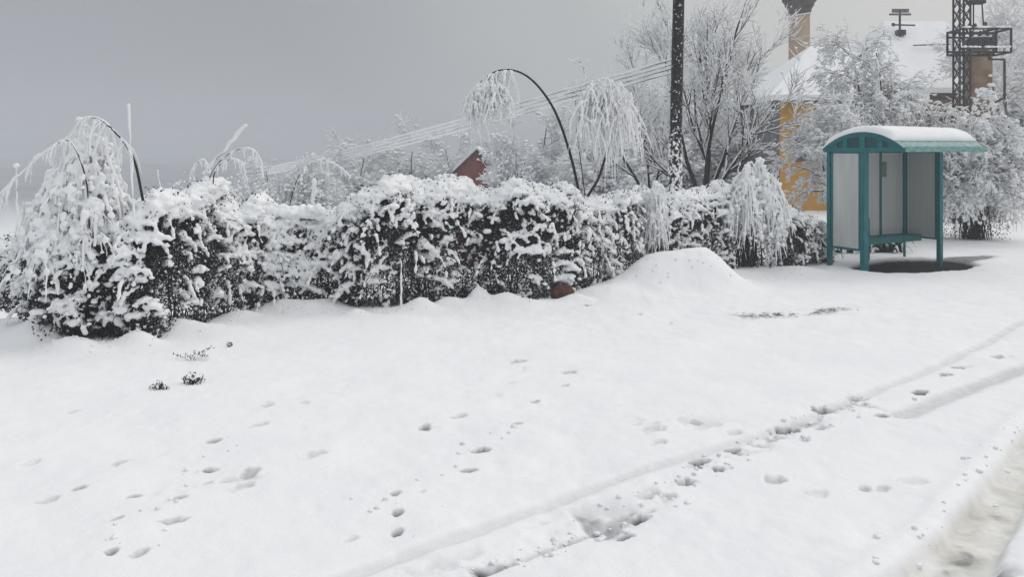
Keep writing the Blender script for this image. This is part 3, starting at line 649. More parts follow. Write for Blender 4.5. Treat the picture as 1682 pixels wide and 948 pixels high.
# big weeping shrub
cW = P(140, 560, 9.95)
weeping('weeping_shrub', 'tallest snow-caked weeping shrub, heap of hanging white shoots with a bare upright stick beside it', 'shrub', cW, .78, .55, 2.52, 84, 1900, (.04, .24), (.006, .013), .9, prof=.42, clumps=6500, low=.02, loose=.5, cr=.034)
def arch(name, label, cat, pts, r, sn, drop, seed_y=0, strand=(.06, .25), smooth_n=40, group=None, sr=(.008, .016), dark=True, hang=(0., 1.)):
    """one bent stem with strands hanging from it"""
    K = np.array(pts, float); t = np.linspace(0, len(K)-1, smooth_n); i = np.minimum(t.astype(int), len(K)-2); f = (t-i)[:, None]
    Kp = np.vstack([2*K[0]-K[1], K, 2*K[-1]-K[-2]]); a, b, c_, d = Kp[i], Kp[i+1], Kp[i+2], Kp[i+3]
    C = .5*((2*b)+(-a+c_)*f+(2*a-5*b+4*c_-d)*f**2+(-a+3*b-3*c_+d)*f**3)
    base = C[0]; th = thing(name, label, cat, base, group)
    R = np.linspace(r, r*.35, smooth_n); mb = MB(base); mb.tube(C, R, 7); mb.build('stem', BARK, th, True)
    S = C.copy(); S[:, 2] += R*.7; q = sn*(1+.25*rng.normal(size=smooth_n)); sb = MB(base); lo = int(smooth_n*hang[0])
    sb.tube(S, np.clip(q, .004, 1)*np.linspace(.35, 1, smooth_n), 6)
    if drop:
        k = rng.uniform(hang[0], hang[1], drop)*(smooth_n-1); P0 = C[k.astype(int)]
        Pt, Rr = strands(P0, rng.uniform(*strand, drop), sr, 9, .07, None, -.42); sb.tubes(Pt, Rr, 5)
    sb.build('snow_cover', RIME, th, True); return th
arch('bent_shoot', 'long white shoot arching down from the tallest weeping shrub to the photo edge', 'branch',
     [P(150, 420, 9.6), P(142, 300, 9.6), P(115, 232, 9.55), P(80, 245, 9.5), P(40, 280, 9.5), P(0, 318, 9.5), P(-30, 345, 9.5)], .010, .017, 34, strand=(.05, .4), hang=(.35, 1.))
arch('bent_shoot', 'dark stem under snow leaning up from the tallest weeping shrub crest towards the upright stick', 'branch',
     [P(235, 330, 9.7), P(222, 268, 9.7), P(205, 235, 9.7), P(180, 208, 9.7), P(160, 194, 9.7), P(135, 196, 9.7), P(118, 225, 9.7)], .016, .014, 40, strand=(.08, .5), hang=(.3, 1.))
def stick(name, label, a, b, r, knob=0, mat=RIME):
    a = np.asarray(a); b = np.asarray(b); t = thing(name, label, 'stick', a); s = np.linspace(0, 1, 12)[:, None]; C = a*(1-s)+b*s+rng.normal(size=(12, 3))*r*.35
    mb = MB(a); mb.tube(C, np.full(12, r*.6), 6); mb.build('stake', BARK, t, True)
    sb = MB(a); sb.tube(C+[0.0, -r*.25, .002], r*(1+.35*rng.normal(size=12)).clip(.45, 1.6), 6)
    if knob: V, Fc = blobs(np.array([b]), np.array([knob]), (1, 1, .85), ICO2, .08); sb.add(V, Fc)
    sb.build('snow_cover', mat, t, True); return t
stick('upright_stick', 'thin upright white stick with a small snow tip rising beside the weeping crest', P(221, 360, 9.65), P(211, 172, 9.65), .0105, .018)
stick('short_stick', 'short stick topped with a round ball of snow near the photo edge', P(30, 380, 9.5), P(27, 272, 9.5), .010, .034)
stick('slanting_stick', 'slanting white stick jutting up out of the shrub beside the small looped branches', P(335, 285, 10.9), P(403, 206, 10.7), .020, .026)
stick('twig_stub', 'fine faint upright twig between weeping shrub and slanting stick', P(268, 345, 10.9), P(259, 280, 10.9), .008, .013)
stick('icy_stake', 'thin white icy stake standing before the blackest shrub', G(659, 515)+np.array([0, .0, 0]), P(659, 428, 11.3), .010)
stick('broken_post', 'short dark broken post with a snow cap poking out of the belt', P(513, 352, 12.9), P(516, 296, 12.9), .030, .034, SNOW)
for i, (pts, lb) in enumerate((
    ([P(345, 350, 11), P(345, 290, 11), P(372, 255, 11), P(405, 243, 11), P(425, 256, 11), P(432, 290, 11)], 'outer snow-lined loop of thin branch beside the slanting stick'),
    ([P(352, 345, 10.9), P(352, 285, 10.9), P(375, 262, 10.9), P(398, 268, 10.9), P(403, 300, 10.9)], 'inner smaller loop of thin branch beside the slanting stick'),
    ([P(470, 360, 12.6), P(490, 290, 12.6), P(520, 262, 12.6), P(555, 272, 12.6), P(577, 292, 12.6)], 'thin bent twig arching behind the broken post'),
    ([P(318, 350, 10.9), P(312, 300, 10.9), P(318, 274, 10.9), P(335, 262, 10.9), P(345, 285, 10.9)], 'short curled shoot at the foot of the slanting stick'))):
    arch('looped_branch', lb, 'branch', pts, .009, .014, 16, strand=(.03, .16), hang=(.3, 1.), group='looped branches above the belt')
weeping('weeping_bush', 'white arching bush drooping to the ground just past the open side of the bus shelter', 'shrub', P(1600, 388, 20.6), 1.05, .7, 2.1, 90, 2000, (.05, .3), (.008, .016), 1.0, prof=.45, clumps=7000, loose=.5, cr=.040)
# white hanging bush right of the pole, and its small neighbour
weeping('hanging_bush', 'dense white bush like a frozen waterfall between the dark shrub and the bus shelter', 'shrub', P(1232, 445, 15.2), .62, .38, 2.0, 60, 1500, (.08, .5), (.007, .014), .6, prof=.22, clumps=4200, lean=.10, loose=.34, cr=.030)
weeping('hanging_bush', 'narrow frozen bush hanging tight against the black pole', 'shrub', P(1078, 460, 14.4), .20, .22, 1.62, 22, 300, (.1, .5), (.007, .013), .3, prof=.2, clumps=800, loose=.34, cr=.026)

# forked, bent sapling
Ys = 13.6
th = arch('bent_sapling', 'slender dark sapling bowed over in a high arch with a frozen hanging crown', 'tree',
     [P(957, 360, Ys), P(952, 322, Ys), P(938, 258, Ys), P(915, 190, Ys), P(888, 146, Ys), P(858, 120, Ys), P(826, 114, Ys), P(796, 128, Ys), P(778, 158, Ys), P(771, 195, Ys)], .026, .009, 130, strand=(.15, .75), hang=(.62, 1.), sr=(.008, .017), smooth_n=60)
def crown_strands(parent, origin, cx, cy, Y, rx, rz, n, ln, r=(.007, .014)):
    a = rng.uniform(0, 2*math.pi, n); q = rng.uniform(0, 1, n)**.5; c = P(cx, cy, Y)
    P0 = np.stack([c[0]+rx*q*np.cos(a), Y+.35*rng.normal(size=n)*.6, c[2]+rz*q*np.abs(np.sin(a))], -1)
    Pt, R = strands(P0, rng.uniform(*ln, n), r, 9, .14, None, -.4); mb = MB(origin); mb.tubes(Pt, R, 5)
    # carrying twigs
    k = rng.integers(0, n, n*4); j = rng.integers(0, 8, n*4); q = rng.uniform(.008, .022, n*4); mb.add(*blobs(Pt[k, j]+rng.normal(size=(n*4, 3))*.01, np.stack([q, q, q*rng.uniform(.8, 2, n*4)], -1), jitter=.45))
    o = mb.build('snow_strands', RIME, parent, True); return o
crown_strands(th, np.array(th.location), 803, 170, Ys, .36, .36, 300, (.12, .5), (.008, .018))
th = arch('forked_stem', 'second dark stem forking beside the bowed sapling into a white hanging crown', 'tree',
     [P(957, 350, Ys), P(964, 325, Ys), P(982, 295, Ys), P(993, 262, Ys), P(1001, 232, Ys), P(1003, 190, Ys), P(996, 150, Ys), P(990, 128, Ys)], .026, .009, 60, strand=(.2, .9), hang=(.55, 1.), sr=(.007, .014), smooth_n=50)
crown_strands(th, np.array(th.location), 990, 190, Ys, .46, .6, 360, (.12, .95), (.008, .019))
arch('thin_whip', 'thin upright grey whip beside the white crown of the forked stem', 'branch', [P(962, 330, 14.2), P(952, 250, 14.2), P(945, 190, 14.2), P(948, 135, 14.2)], .010, .006, 14, strand=(.05, .3), hang=(.1, .8))

# ------------------------------------------------------------------ weeds, stone, board
def weed(label, px, py, n, h, r=.004):
    c = G(px, py); t = thing('dead_weed', label, 'plant', c, 'dead weeds poking out of the snow')
    d = rng.normal(size=(n, 3)); d[:, 2] = np.abs(d[:, 2])+.4; p = np.repeat(c[None], n, 0)+rng.normal(size=(n, 3))*[.03, .02, 0]; p[:, 2] = -.02
    Pt, R = grow(p, d, rng.uniform(.4, 1, n)*h, np.full(n, r), 7, .2, -.1, .5); mb = MB(c); mb.tubes(Pt, R, 4); mb.build('stalks', BARK, t, True)
    V, Fc = leaves(np.repeat(Pt[:, 3:].reshape(-1, 3), 3, 0)+rng.normal(size=(n*12, 3))*.014, .014); mb = MB(c); mb.add(V, Fc); mb.build('leaves', LEAF, t)
    C = Pt[::2, -2]; V, Fc = blobs(C, rng.uniform(.008, .016, len(C))); mb = MB(c); mb.add(V, Fc); mb.build('snow_cover', SNOW, t, True)
weed('dark ragged weed tuft poking through the snow before the belt', 319, 628, 22, .13, .005)
weed('low broken weed stalks lying beside the ragged tuft', 264, 636, 12, .09, .005)
weed('tiny dark upright stub in the snow before the belt', 378, 568, 3, .07, .008)
weed('fine frosted stalks standing behind the ragged tuft', 322, 590, 8, .2, .002)
c = P(924, 484, 12.42); V, Fc = ICO2; V = np.sign(V)*np.abs(V)**.75*[.17, .12, .12]*(1+.12*fbm(V[:, 0]*2, V[:, 1]*2, V[:, 2]*2, 3, 9)[:, None]); V[:, 2] = V[:, 2]+.02
tag(link('reddish_stone', raw_mesh('reddish_stone', V, Fc), RUST), 'reddish brown rounded stone half buried at the foot of a dark shrub', 'stone').location = tuple(c)
t = thing('weathered_board', 'weathered board lying level in the belt under heaped snow', 'board', P(480, 362, 12.0))
mb = MB(P(480, 362, 12.0)); a = P(428, 360, 11.9); b = P(530, 358, 11.9); mb.bar(a, b, .09, .05); mb.build('plank', WOOD, t)
s = np.linspace(0, 1, 60)[:, None]; C = a*(1-s)+b*s+[0, 0, .085]+rng.normal(size=(60, 3))*[.02, .05, .03]
me = fused(*blobs(C, np.stack([np.full(60, .07), np.full(60, .09), rng.uniform(.05, .085, 60)], -1)), .016, P(480, 362, 12.0)); link('snow_cover', me, SNOW, t)

# ------------------------------------------------------------------ black pole
base = P(1105, 400, 14.9); base[2] = -.1; topp = P(1116, -60, 14.9)
t = thing('utility_pole', 'tall black pole speckled with wind-driven snow, rising out of the photo behind the snow heap', 'pole', base)
s = np.linspace(0, 1, 30)[:, None]; C = base*(1-s)+topp*s; mb = MB(base); mb.tube(C, np.linspace(.118, .098, 30), 20); mb.build('shaft', POLE, t, True)
k = 420; tt = rng.uniform(.02, .5, k)**1.2; an = rng.uniform(math.pi*.9, math.pi*2.1, k); rr = .11
C2 = base+(topp-base)*tt[:, None]+np.stack([np.cos(an)*rr, np.sin(an)*rr, rng.normal(size=k)*.01], -1); Rk = rng.uniform(.008, .024, k)
mb = MB(base); mb.add(*blobs(C2, np.stack([Rk, Rk*.7, Rk*1.3], -1))); mb.build('snow_flecks', RIME, t, True)

# ------------------------------------------------------------------ bus shelter
def shelter():
    O = SH_O; A = np.array([SH_L, SH_F, [0, 0, 1]])
    def W(u, v, z): return O+SH_L*u+SH_F*v+np.array([0, 0, z])
    t = thing('bus_shelter', 'teal framed bus shelter with grey panels and snow on its arched roof', 'bus shelter', O)
    Lh, Dp, HT = 2.2, .76, 2.16
    def bx(mb, u, v, z, su, sv, sz): mb.box(W(u, v, z), (su, sv, sz), A)
    for (u, v, w) in ((0, 0, .085), (0, Dp, .12), (Lh, 0, .04), (Lh, Dp, .095)):
        m = MB(O); bx(m, u, v, HT/2-.05, w, w*.8, HT+.1); m.build('post', TEAL, t)
    m = MB(O); bx(m, Lh/2, 0, .42, .04, .04, .84); m.build('middle_post', TEAL, t)
    # end panel near
    z0, z1 = .37, 2.10
    def panel(u0, v0, u1, v1, z0, z1, mat, name='panel', th=.02, frame=.045, lip=False):
        a = W(u0, v0, 0); b = W(u1, v1, 0); d = b-a; ln = np.linalg.norm(d); d /= ln; n = np.array([-d[1], d[0], 0]); Ax = np.array([d, n, [0, 0, 1]])
        m = MB(O); m.box((a+b)/2+[0, 0, (z0+z1)/2], (ln, th, z1-z0), Ax); p = m.build(name, mat, t)
        f = MB(O)
        f.box((a+b)/2+[0, 0, z0-frame/2], (ln, .05, frame), Ax); f.box((a+b)/2+[0, 0, z1+frame/2], (ln, .05, frame), Ax)
        for s_ in (0, 1): f.box((a if s_ == 0 else b)+d*(frame/2)*(1 if s_ == 0 else -1)+[0, 0, (z0+z1)/2], (frame, .054, z1-z0), Ax)
        f.build('frame', TEAL, p)
        g = MB(O); e = .018
        for q in (z0+e/2, z1-e/2): g.box((a+b)/2+[0, 0, q], (ln-2*frame, th+.014, e if q > 1 else .028), Ax)
        for s_ in (0, 1): g.box((a if s_ == 0 else b)+d*(frame+e/2)*(1 if s_ == 0 else -1)+[0, 0, (z0+z1)/2], (e, th+.012, z1-z0), Ax)
        g.build('edge_strip', ALU, p); return p
    panel(0, .045, 0, Dp-.06, z0, z1, PANEL)
    us = [.05, .74, 1.44, 2.15]
    for i in range(3): panel(us[i]+.008, 0, us[i+1]-.008, 0, .50, z1, PANELD, frame=.026)
    panel(Lh, .045, Lh, Dp-.05, .46, z1, PANELD, frame=.035)
    m = MB(O); bx(m, 1.52, .018, 1.78, .20, .012, .30); pz = m.build('notice', PAPER, t); pz['label'] = 'small faded notice stuck inside on the rear wall'
    # bench
    m = MB(O); bx(m, Lh/2, .22, .48, Lh-.09, .34, .035); bx(m, Lh/2, .395, .44, Lh-.09, .02, .12); m.build('bench_seat', TEAL, t)
    for u in (.35, 1.15, 1.9): m = MB(O); m.bar(W(u, .06, .28), W(u, .34, .45), .03); m.build('bench_bracket', TEAL, t)
    # roof: segmental arch, from v=-.1 to v=1.62
    v0, v1 = -.10, 1.62; rise = .30; u0, u1 = -.06, Lh+.10; half = (v1-v0)/2; Rr = (half*half+rise*rise)/(2*rise); vc = (v0+v1)/2; zc = HT+.03+rise-Rr
    a0 = math.asin(half/Rr); n = 28; th = np.linspace(-a0, a0, n)
    def arc(R_, ths, u): return [W(u, vc+R_*math.sin(q), zc+R_*math.cos(q)) for q in ths]
    m = MB(O); pa = arc(Rr, th, u0)+arc(Rr-.02, th[::-1], u0); pb = arc(Rr, th, u1)+arc(Rr-.02, th[::-1], u1)
    k = len(pa); V = np.vstack([pa, pb]); m.add(V, [[i, (i+1) % k, k+(i+1) % k, k+i] for i in range(k)])
    for rg in (0, k): m.add(V, [[rg+i, rg+i+1, rg+k-2-i, rg+k-1-i] for i in range(n-1)])
    m.build('roof_sheet', TEAL_PALE, t)
    for u in (u0+.01, u1-.01):      # gable with four openings
        m = MB(O); w = .035
        bx(m, u, vc, HT+.012, w, v1-v0, .075)
        for i in range(n-1):
            q = (th[i]+th[i+1])/2; c = W(u, vc+(Rr-.048)*math.sin(q), zc+(Rr-.048)*math.cos(q)); tg = SH_F*math.cos(q)+np.array([0, 0, -math.sin(q)]); nr = SH_F*math.sin(q)+np.array([0, 0, math.cos(q)])
            m.box(c, (w+.004, Rr*(th[1]-th[0])*1.12, .075), [SH_L, tg, nr])
        g = m.build('gable_frame', TEAL, t)
        m = MB(O); bx(m, u, vc, HT+.16, w-.006, .11, .25); m.build('strut', TEAL, t)
        for dv in (-.37, -.63, .37, .63): h = math.sqrt(Rr*Rr-dv*dv)+zc-HT-.06; m = MB(O); bx(m, u, vc+dv, HT+h/2, w-.01, .10 if abs(dv) < .5 else .16, h); m.build('strut', TEAL, t)
        m = MB(O); f1 = [W(u+.004, vc+(Rr-.07)*math.sin(q), zc+(Rr-.07)*math.cos(q)) for q in th[1:-1]]; f2 = [p+SH_L*.006 for p in f1]; m.prism(f1, f2)
        m.build('gable_infill', noisy('dark_teal_sheet', (.006, .06, .075), (.01, .085, .095), 6, .4), t)
    # front fascia
    m = MB(O); bx(m, (u0+u1)/2, v1+.012, HT+.02, u1-u0, .02, .10); m.build('fascia', TEAL_PALE, t)
    m = MB(O); bx(m, (u0+u1)/2, Dp, HT+.03, u1-u0-.1, .07, .07); bx(m, (u0+u1)/2, 0, HT+.03, u1-u0-.1, .06, .06); m.build('header_beam', TEAL, t)
    for u in (0, Lh): m = MB(O); m.bar(W(u, 0, HT+.0), W(u, v1-.06, HT+.0), .05); m.build('roof_arm', TEAL, t)
    # snow on the roof
    nu = 60; us_ = np.linspace(u0-.015, u1+.015, nu); tn = 40; ths = np.linspace(-a0*1.0, a0*.74, tn)
    U, T = np.meshgrid(us_, ths); e = np.minimum(np.minimum((U-us_[0]), (us_[-1]-U))/.10, 1); e = np.sqrt(np.clip(e, 0, 1)); ef = np.sqrt(np.clip((ths[-1]-T)/.13, 0, 1)); eb = np.sqrt(np.clip((T-ths[0])/.10, 0, 1))
    thk = .012+.105*e*np.minimum(ef, eb)*(1+.12*fbm(U*2.5, T*5, 0, 3, 300))+.004*fbm(U*12, T*20, 0, 2, 301)
    Rt = Rr+thk; cen = lambda R_: O+SH_L*U[..., None]+SH_F*(vc+R_*np.sin(T))[..., None]+np.array([0, 0, 1.])*(zc+R_*np.cos(T))[..., None]
    Vt = cen(Rt).reshape(-1, 3); Vb = cen(np.full(U.shape, Rr+.003)).reshape(-1, 3); idx = np.arange(nu*tn).reshape(tn, nu); n0 = nu*tn
    q = np.stack([idx[:-1, :-1], idx[1:, :-1], idx[1:, 1:], idx[:-1, 1:]], -1).reshape(-1, 4)
    rim = np.concatenate([idx[0, :], idx[1:, -1], idx[-1, -2::-1], idx[-2:0:-1, 0]]); r2 = np.roll(rim, -1)
    m = MB(O); m.add(np.vstack([Vt, Vb]), np.vstack([q, q[:, ::-1]+n0, np.stack([rim, r2, r2+n0, rim+n0], -1)])); m.build('snow_cover', SNOW, t, True)
shelter()

# ------------------------------------------------------------------ houses and tower
def slab(m, quad, thick):
    q = np.asarray(quad, float); m.prism(q, q+np.array([0, 0, thick]))
def yellow_house():
    x0 = (1281-CX)/F*30; x1 = x0+4.6; y0, y1 = 30., 36.; ze = 3.80; zr = 5.85; o = np.array([x0, y0, 0.])
    t = thing('yellow_house', 'ochre yellow house with a snow-covered hipped roof behind the frosted trees', 'house', o)
    m = MB(o); m.box(((x0+x1)/2, (y0+y1)/2, ze/2-.1), (x1-x0, y1-y0, ze+.2)); m.build('wall', OCHRE, t)
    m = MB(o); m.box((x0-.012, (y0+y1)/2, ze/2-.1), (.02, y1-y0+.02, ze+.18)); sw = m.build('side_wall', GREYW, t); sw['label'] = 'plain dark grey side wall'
    ov = .45; c = [(x0-ov, y0-ov), (x1+ov, y0-ov), (x1+ov, y1+ov), (x0-ov, y1+ov)]; yr = (y0+y1)/2
    r0 = (x0+2.1, yr); r1 = (x1-1.2, yr)
    def hip(z0, z1, d):
        V = [(*p, z0) for p in c]+[(*r0, z1), (*r1, z1)]; Fq = [[0, 1, 5, 4], [2, 3, 4, 5]]; Ft = [[3, 0, 4], [1, 2, 5]]
        return np.array(V), Fq, Ft
    V, Fq, Ft = hip(ze, zr, 0); m = MB(o); m.add(V, Fq); m.add(V, Ft); m.add(V[:4], [[3, 2, 1, 0]]); rf = m.build('roof', DARKST, t)
    m = MB(o); V2 = V+np.array([0, 0, .06]); V3 = V+np.array([0, 0, .30]); V3[:4] += np.array([0, 0, -.04])
    m.add(V3, Fq); m.add(V3, Ft); ed = np.vstack([V2[:4], V3[:4]]); m.add(ed, [[i, (i+1) % 4, 4+(i+1) % 4, 4+i] for i in range(4)]); m.add(V2[:4], [[3, 2, 1, 0]]); m.build('snow_cover', SNOW, t)
    for xx in (x0+.95, x0+2.6):
        m = MB(o); m.box((xx, y0-.012, 2.3), (.8, .03, 1.1)); w = m.build('window', GLASS, t)
        m = MB(o)
        for dx in (-.42, 0, .42): m.box((xx+dx, y0-.04, 2.3), (.06, .04, 1.16))
        for dz in (-.56, .56): m.box((xx, y0-.043, 2.3+dz), (.9, .04, .06))
        m.build('frame', noisy('brown_frame', (.16, .09, .05), (.2, .12, .07), 9), w)
yellow_house()
def tan_house():
    x0, x1, y0, y1, ze, zr = 14.2, 18.9, 34., 41.5, 4.45, 7.5; o = np.array([x0, y0, 0.]); yr = (y0+y1)/2
    t = thing('tan_house', 'taller tan house with a broad snow-white roof behind the lattice mast', 'house', o)
    m = MB(o); m.box(((x0+x1)/2, yr, ze/2-.1), (x1-x0-.3, y1-y0-.3, ze+.2)); m.build('wall', TANW, t)
    m = MB(o); x = x1-.3; m.prism([(x-.02, y0+.15, ze), (x-.02, y1-.15, ze), (x-.02, yr, zr-.15)], [(x+.02, y0+.15, ze), (x+.02, y1-.15, ze), (x+.02, yr, zr-.15)]); m.build('gable', PALEW, t)
    V = np.array([(x0-.4, y0-.45, ze-.2), (x1+.3, y0-.45, ze-.2), (x1+.3, y1+.45, ze-.2), (x0-.4, y1+.45, ze-.2), (x0+2.3, yr, zr), (x1+.3, yr, zr)])
    Fq = [[0, 1, 5, 4], [2, 3, 4, 5]]; Ft = [[3, 0, 4]]
    def shell(z0, z1, nm, mat):
        m = MB(o); A_ = V+[0, 0, z0]; B_ = V+[0, 0, z1]
        for q in Fq: m.add(B_, [q]); m.add(A_, [q[::-1]])
        for q in Ft: m.add(B_, [q]); m.add(A_, [q[::-1]])
        for a_, b_ in ((0, 1), (1, 5), (5, 2), (2, 3), (3, 0)): m.add([A_[a_], A_[b_], B_[b_], B_[a_]], [[0, 1, 2, 3]])
        return m.build(nm, mat, t)
    shell(0, .12, 'roof', DARKST); V[:] = V+np.array([[-.02, -.02, 0], [.02, -.02, 0], [.02, .02, 0], [-.02, .02, 0], [0, 0, 0], [.02, 0, 0]]); shell(.125, .34, 'snow_cover', SNOW)
    m = MB(o); a = P(1500, 74, 35.75); b = P(1566, 72, 35.75); m.bar(a, b, .05); m.build('snow_guard', GALV, t)
    m = MB(o); m.box((17.5, y0+.13, 3.0), (.9, .03, 1.1)); w = m.build('window', GLASS, t)
    m = MB(o)
    for dx in (-.47, 0, .47): m.box((17.5+dx, y0+.1, 3.0), (.06, .04, 1.16))
    for dz in (-.57, .57): m.box((17.5, y0+.097, 3.0+dz), (1.0, .04, .06))
    m.build('frame', noisy('white_frame', (.6, .58, .55), (.7, .68, .65), 9), w)
    m = MB(o); m.tube([(x0-.3, y0-.5, ze-.24), (x1+.2, y0-.5, ze-.24)], [.06, .06], 8); m.build('gutter', STEEL, t, True)
tan_house()
o = P(1478, 60, 36.7); t = thing('roof_aerial', 'dark television aerial standing on the ridge of the tan house', 'aerial', o)
m = MB(o); m.bar(o-[0, 0, .25], P(1478, 16, 36.7), .07); m.build('mast', STEEL, t)
m = MB(o); m.bar(P(1461, 23, 36.7), P(1496, 23, 36.7), .08); m.box(P(1479, 17, 36.7), (.72, .06, .16)); m.build('top_element', GALV, t)
m = MB(o); m.bar(P(1465, 40, 36.7), P(1503, 41, 36.7), .06); m.box(P(1467, 40, 36.7), (.1, .1, .14)); m.build('cross_element', STEEL, t)
m = MB(o); m.box(P(1479, 53, 36.7), (.35, .3, .22)); m.build('foot', STEEL, t)

o = P(1313, 243, 46); o[2] = 0; t = thing('stone_tower', 'slim pale brown round tower flaring to a dark ledge behind the yellow house', 'tower', o)
def lathe(m, c, prof, sides=28):
    a = np.arange(sides)*2*math.pi/sides; V = [[c[0]+r*math.cos(q), c[1]+r*math.sin(q), z] for r, z in prof for q in a]; k = len(prof)
    m.add(V, [[i*sides+j, i*sides+(j+1) % sides, (i+1)*sides+(j+1) % sides, (i+1)*sides+j] for i in range(k-1) for j in range(sides)])
zt = lambda py: EYE+(HZ-py)/F*46
m = MB(o); lathe(m, o, [(.60, -.5), (.56, zt(95)), (.545, zt(22))]); m.build('shaft', TOWER, t, True)
m = MB(o); lathe(m, o, [(.56, zt(24)), (.62, zt(18)), (.64, zt(14)), (.76, zt(9)), (.78, zt(5)), (.90, zt(1)), (.92, zt(-8)), (.92, zt(-20)), (0.01, zt(-20))]); m.build('ledge', DARKST, t, False)
m = MB(o); lathe(m, o, [(.5, zt(-19)), (.5, zt(-60)), (.55, zt(-62)), (.02, zt(-80))]); m.build('upper_shaft', TOWER, t, True)
a = np.linspace(0, 2*math.pi, 30); C = np.stack([o[0]+.60*np.cos(a), o[1]+.60*np.sin(a), zt(25)+.10*np.cos(a)], -1); m = MB(o); m.tube(C, np.full(30, .03), 6); m.build('cable_ring', RIME, t, True)

# narrow tan tower beside the mast
o = P(1606, 243, 27); o[2] = 0; t = thing('brick_pillar', 'tan brick pillar with clinging snow right behind the lattice mast', 'pillar', o)
zt = lambda py, Y=27: EYE+(HZ-py)/F*Y
m = MB(o); m.box((o[0], o[1], zt(84)/2), (.60, .6, zt(84))); m.build('shaft', TANW, t)
C = np.array([[o[0]+x, o[1]-.3, z] for x, z in ((-.2, zt(150)), (0, zt(147)), (.18, zt(152)), (-.25, zt(165)), (.22, zt(125)), (.25, zt(140)), (-.05, zt(155)), (.1, zt(190)), (-.15, zt(185)), (.24, zt(172)), (-.27, zt(178)))])
m = MB(o); m.add(*blobs(C, np.stack([rng.uniform(.05, .16, 11), np.full(11, .04), rng.uniform(.04, .10, 11)], -1), ico=ICO2)); m.build('snow_patches', SNOW, t, True)

# lattice mast with transformer platform
Ym = 25.; o = P(1579, 243, Ym); o[2] = 0; zt = lambda py: EYE+(HZ-py)/F*Ym; xm = lambda px: (px-CX)/F*Ym
t = thing('lattice_mast', 'dark steel lattice mast carrying electrical gear above the bus shelter', 'mast', o)
w0 = .21; xs_ = (xm(1570)+.02, xm(1589)-.01); ys_ = (Ym-.18, Ym+.18); ztop = zt(-80)
for x in xs_:
    for y in ys_: m = MB(o); m.bar((x, y, -.1), (x, y, ztop), .045); m.build('leg', STEEL, t)
m = MB(o); z = 0; i = 0; st = .42
while z < ztop-st:
    for y in ys_:
        m.bar((xs_[0], y, z), (xs_[1], y, z+st), .022); m.bar((xs_[1], y, z), (xs_[0], y, z+st), .022)
    for x in xs_:
        m.bar((x, ys_[0], z), (x, ys_[1], z+st), .022); m.bar((x, ys_[1], z), (x, ys_[0], z+st), .022)
    z += st
m.build('bracing', STEEL, t)
m = MB(o)
for py in (50, 58, 82, 88):
    for y in (Ym-.45, Ym+.45): m.bar((xm(1568), y, zt(py)), (xm(1622 if py in (58, 82) else 1646), y, zt(py)), .05)
for px in (1569, 1622, 1646):
    for y in (Ym-.45, Ym+.45): m.bar((xm(px), y, zt(88)), (xm(px), y, zt(50)), .05)
    m.bar((xm(px), Ym-.45, zt(88)), (xm(px), Ym+.45, zt(88)), .05); m.bar((xm(px), Ym-.45, zt(50)), (xm(px), Ym+.45, zt(50)), .05)
m.build('platform_frame', STEEL, t)
m = MB(o); m.box((xm(1608), Ym, zt(72)), (.50, .5, .36)); 
for k in range(8): m.box((xm(1596)+k*.06, Ym-.27, zt(72)), (.015, .06, .3))
tr = m.build('transformer', GALV, t)
for k in range(3):
    m = MB(o); x = xm(1596)+k*.22
    lathe(m, (x, Ym-.05), [(.02, zt(63)), (.05, zt(61)), (.025, zt(59)), (.05, zt(57)), (.025, zt(55)), (.045, zt(53)), (.01, zt(50))], 10); m.build('insulator', STEEL, tr, True)
m = MB(o); m.box((xm(1603), Ym, zt(3)), (.44, .3, .10)); m.bar((xm(1589), Ym, zt(5)), (xm(1612), Ym, zt(5)), .05); m.bar((xm(1599), Ym, zt(6)), (xm(1599), Ym, zt(50)), .03); m.bar((xm(1613), Ym, zt(6)), (xm(1616), Ym, zt(50)), .03)
m.bar((xm(1603), Ym, zt(40)), (xm(1595), Ym, zt(44)), .09); m.bar((xm(1618), Ym, zt(36)), (xm(1618), Ym, zt(46)), .08); m.build('switch_gear', STEEL, t)
m = MB(o); m.bar((xm(1623), Ym, zt(90)), (xm(1623), Ym, zt(88)), .03); m.bar((xm(1625), Ym, zt(97)), (xm(1650), Ym, zt(97)), .05); m.bar((xm(1650), Ym, zt(98)), (xm(1650), Ym, zt(160)), .05); m.bar((xm(1650), Ym, zt(160)), (xm(1634), Ym, zt(168)), .05); m.bar((xm(1625), Ym, zt(97)), (xm(1625), Ym, zt(88)), .05)
m.build('drop_pipe', STEEL, t)
k = 46; C = np.stack([rng.uniform(xm(1570), xm(1645), k), np.full(k, Ym-.45), np.where(rng.uniform(size=k) < .5, zt(49), zt(81))+.03], -1); Rk = rng.uniform(.03, .07, k)
m = MB(o); m.add(*blobs(C, np.stack([Rk*1.4, Rk, Rk*.6], -1))); m.add(*blobs(np.array([[xm(1608)+a_, Ym, zt(63)+.03] for a_ in (-.18, -.06, .08, .19)]), np.full(4, .1), (1.2, 1.8, .45))); m.build('snow_cover', SNOW, t, True)

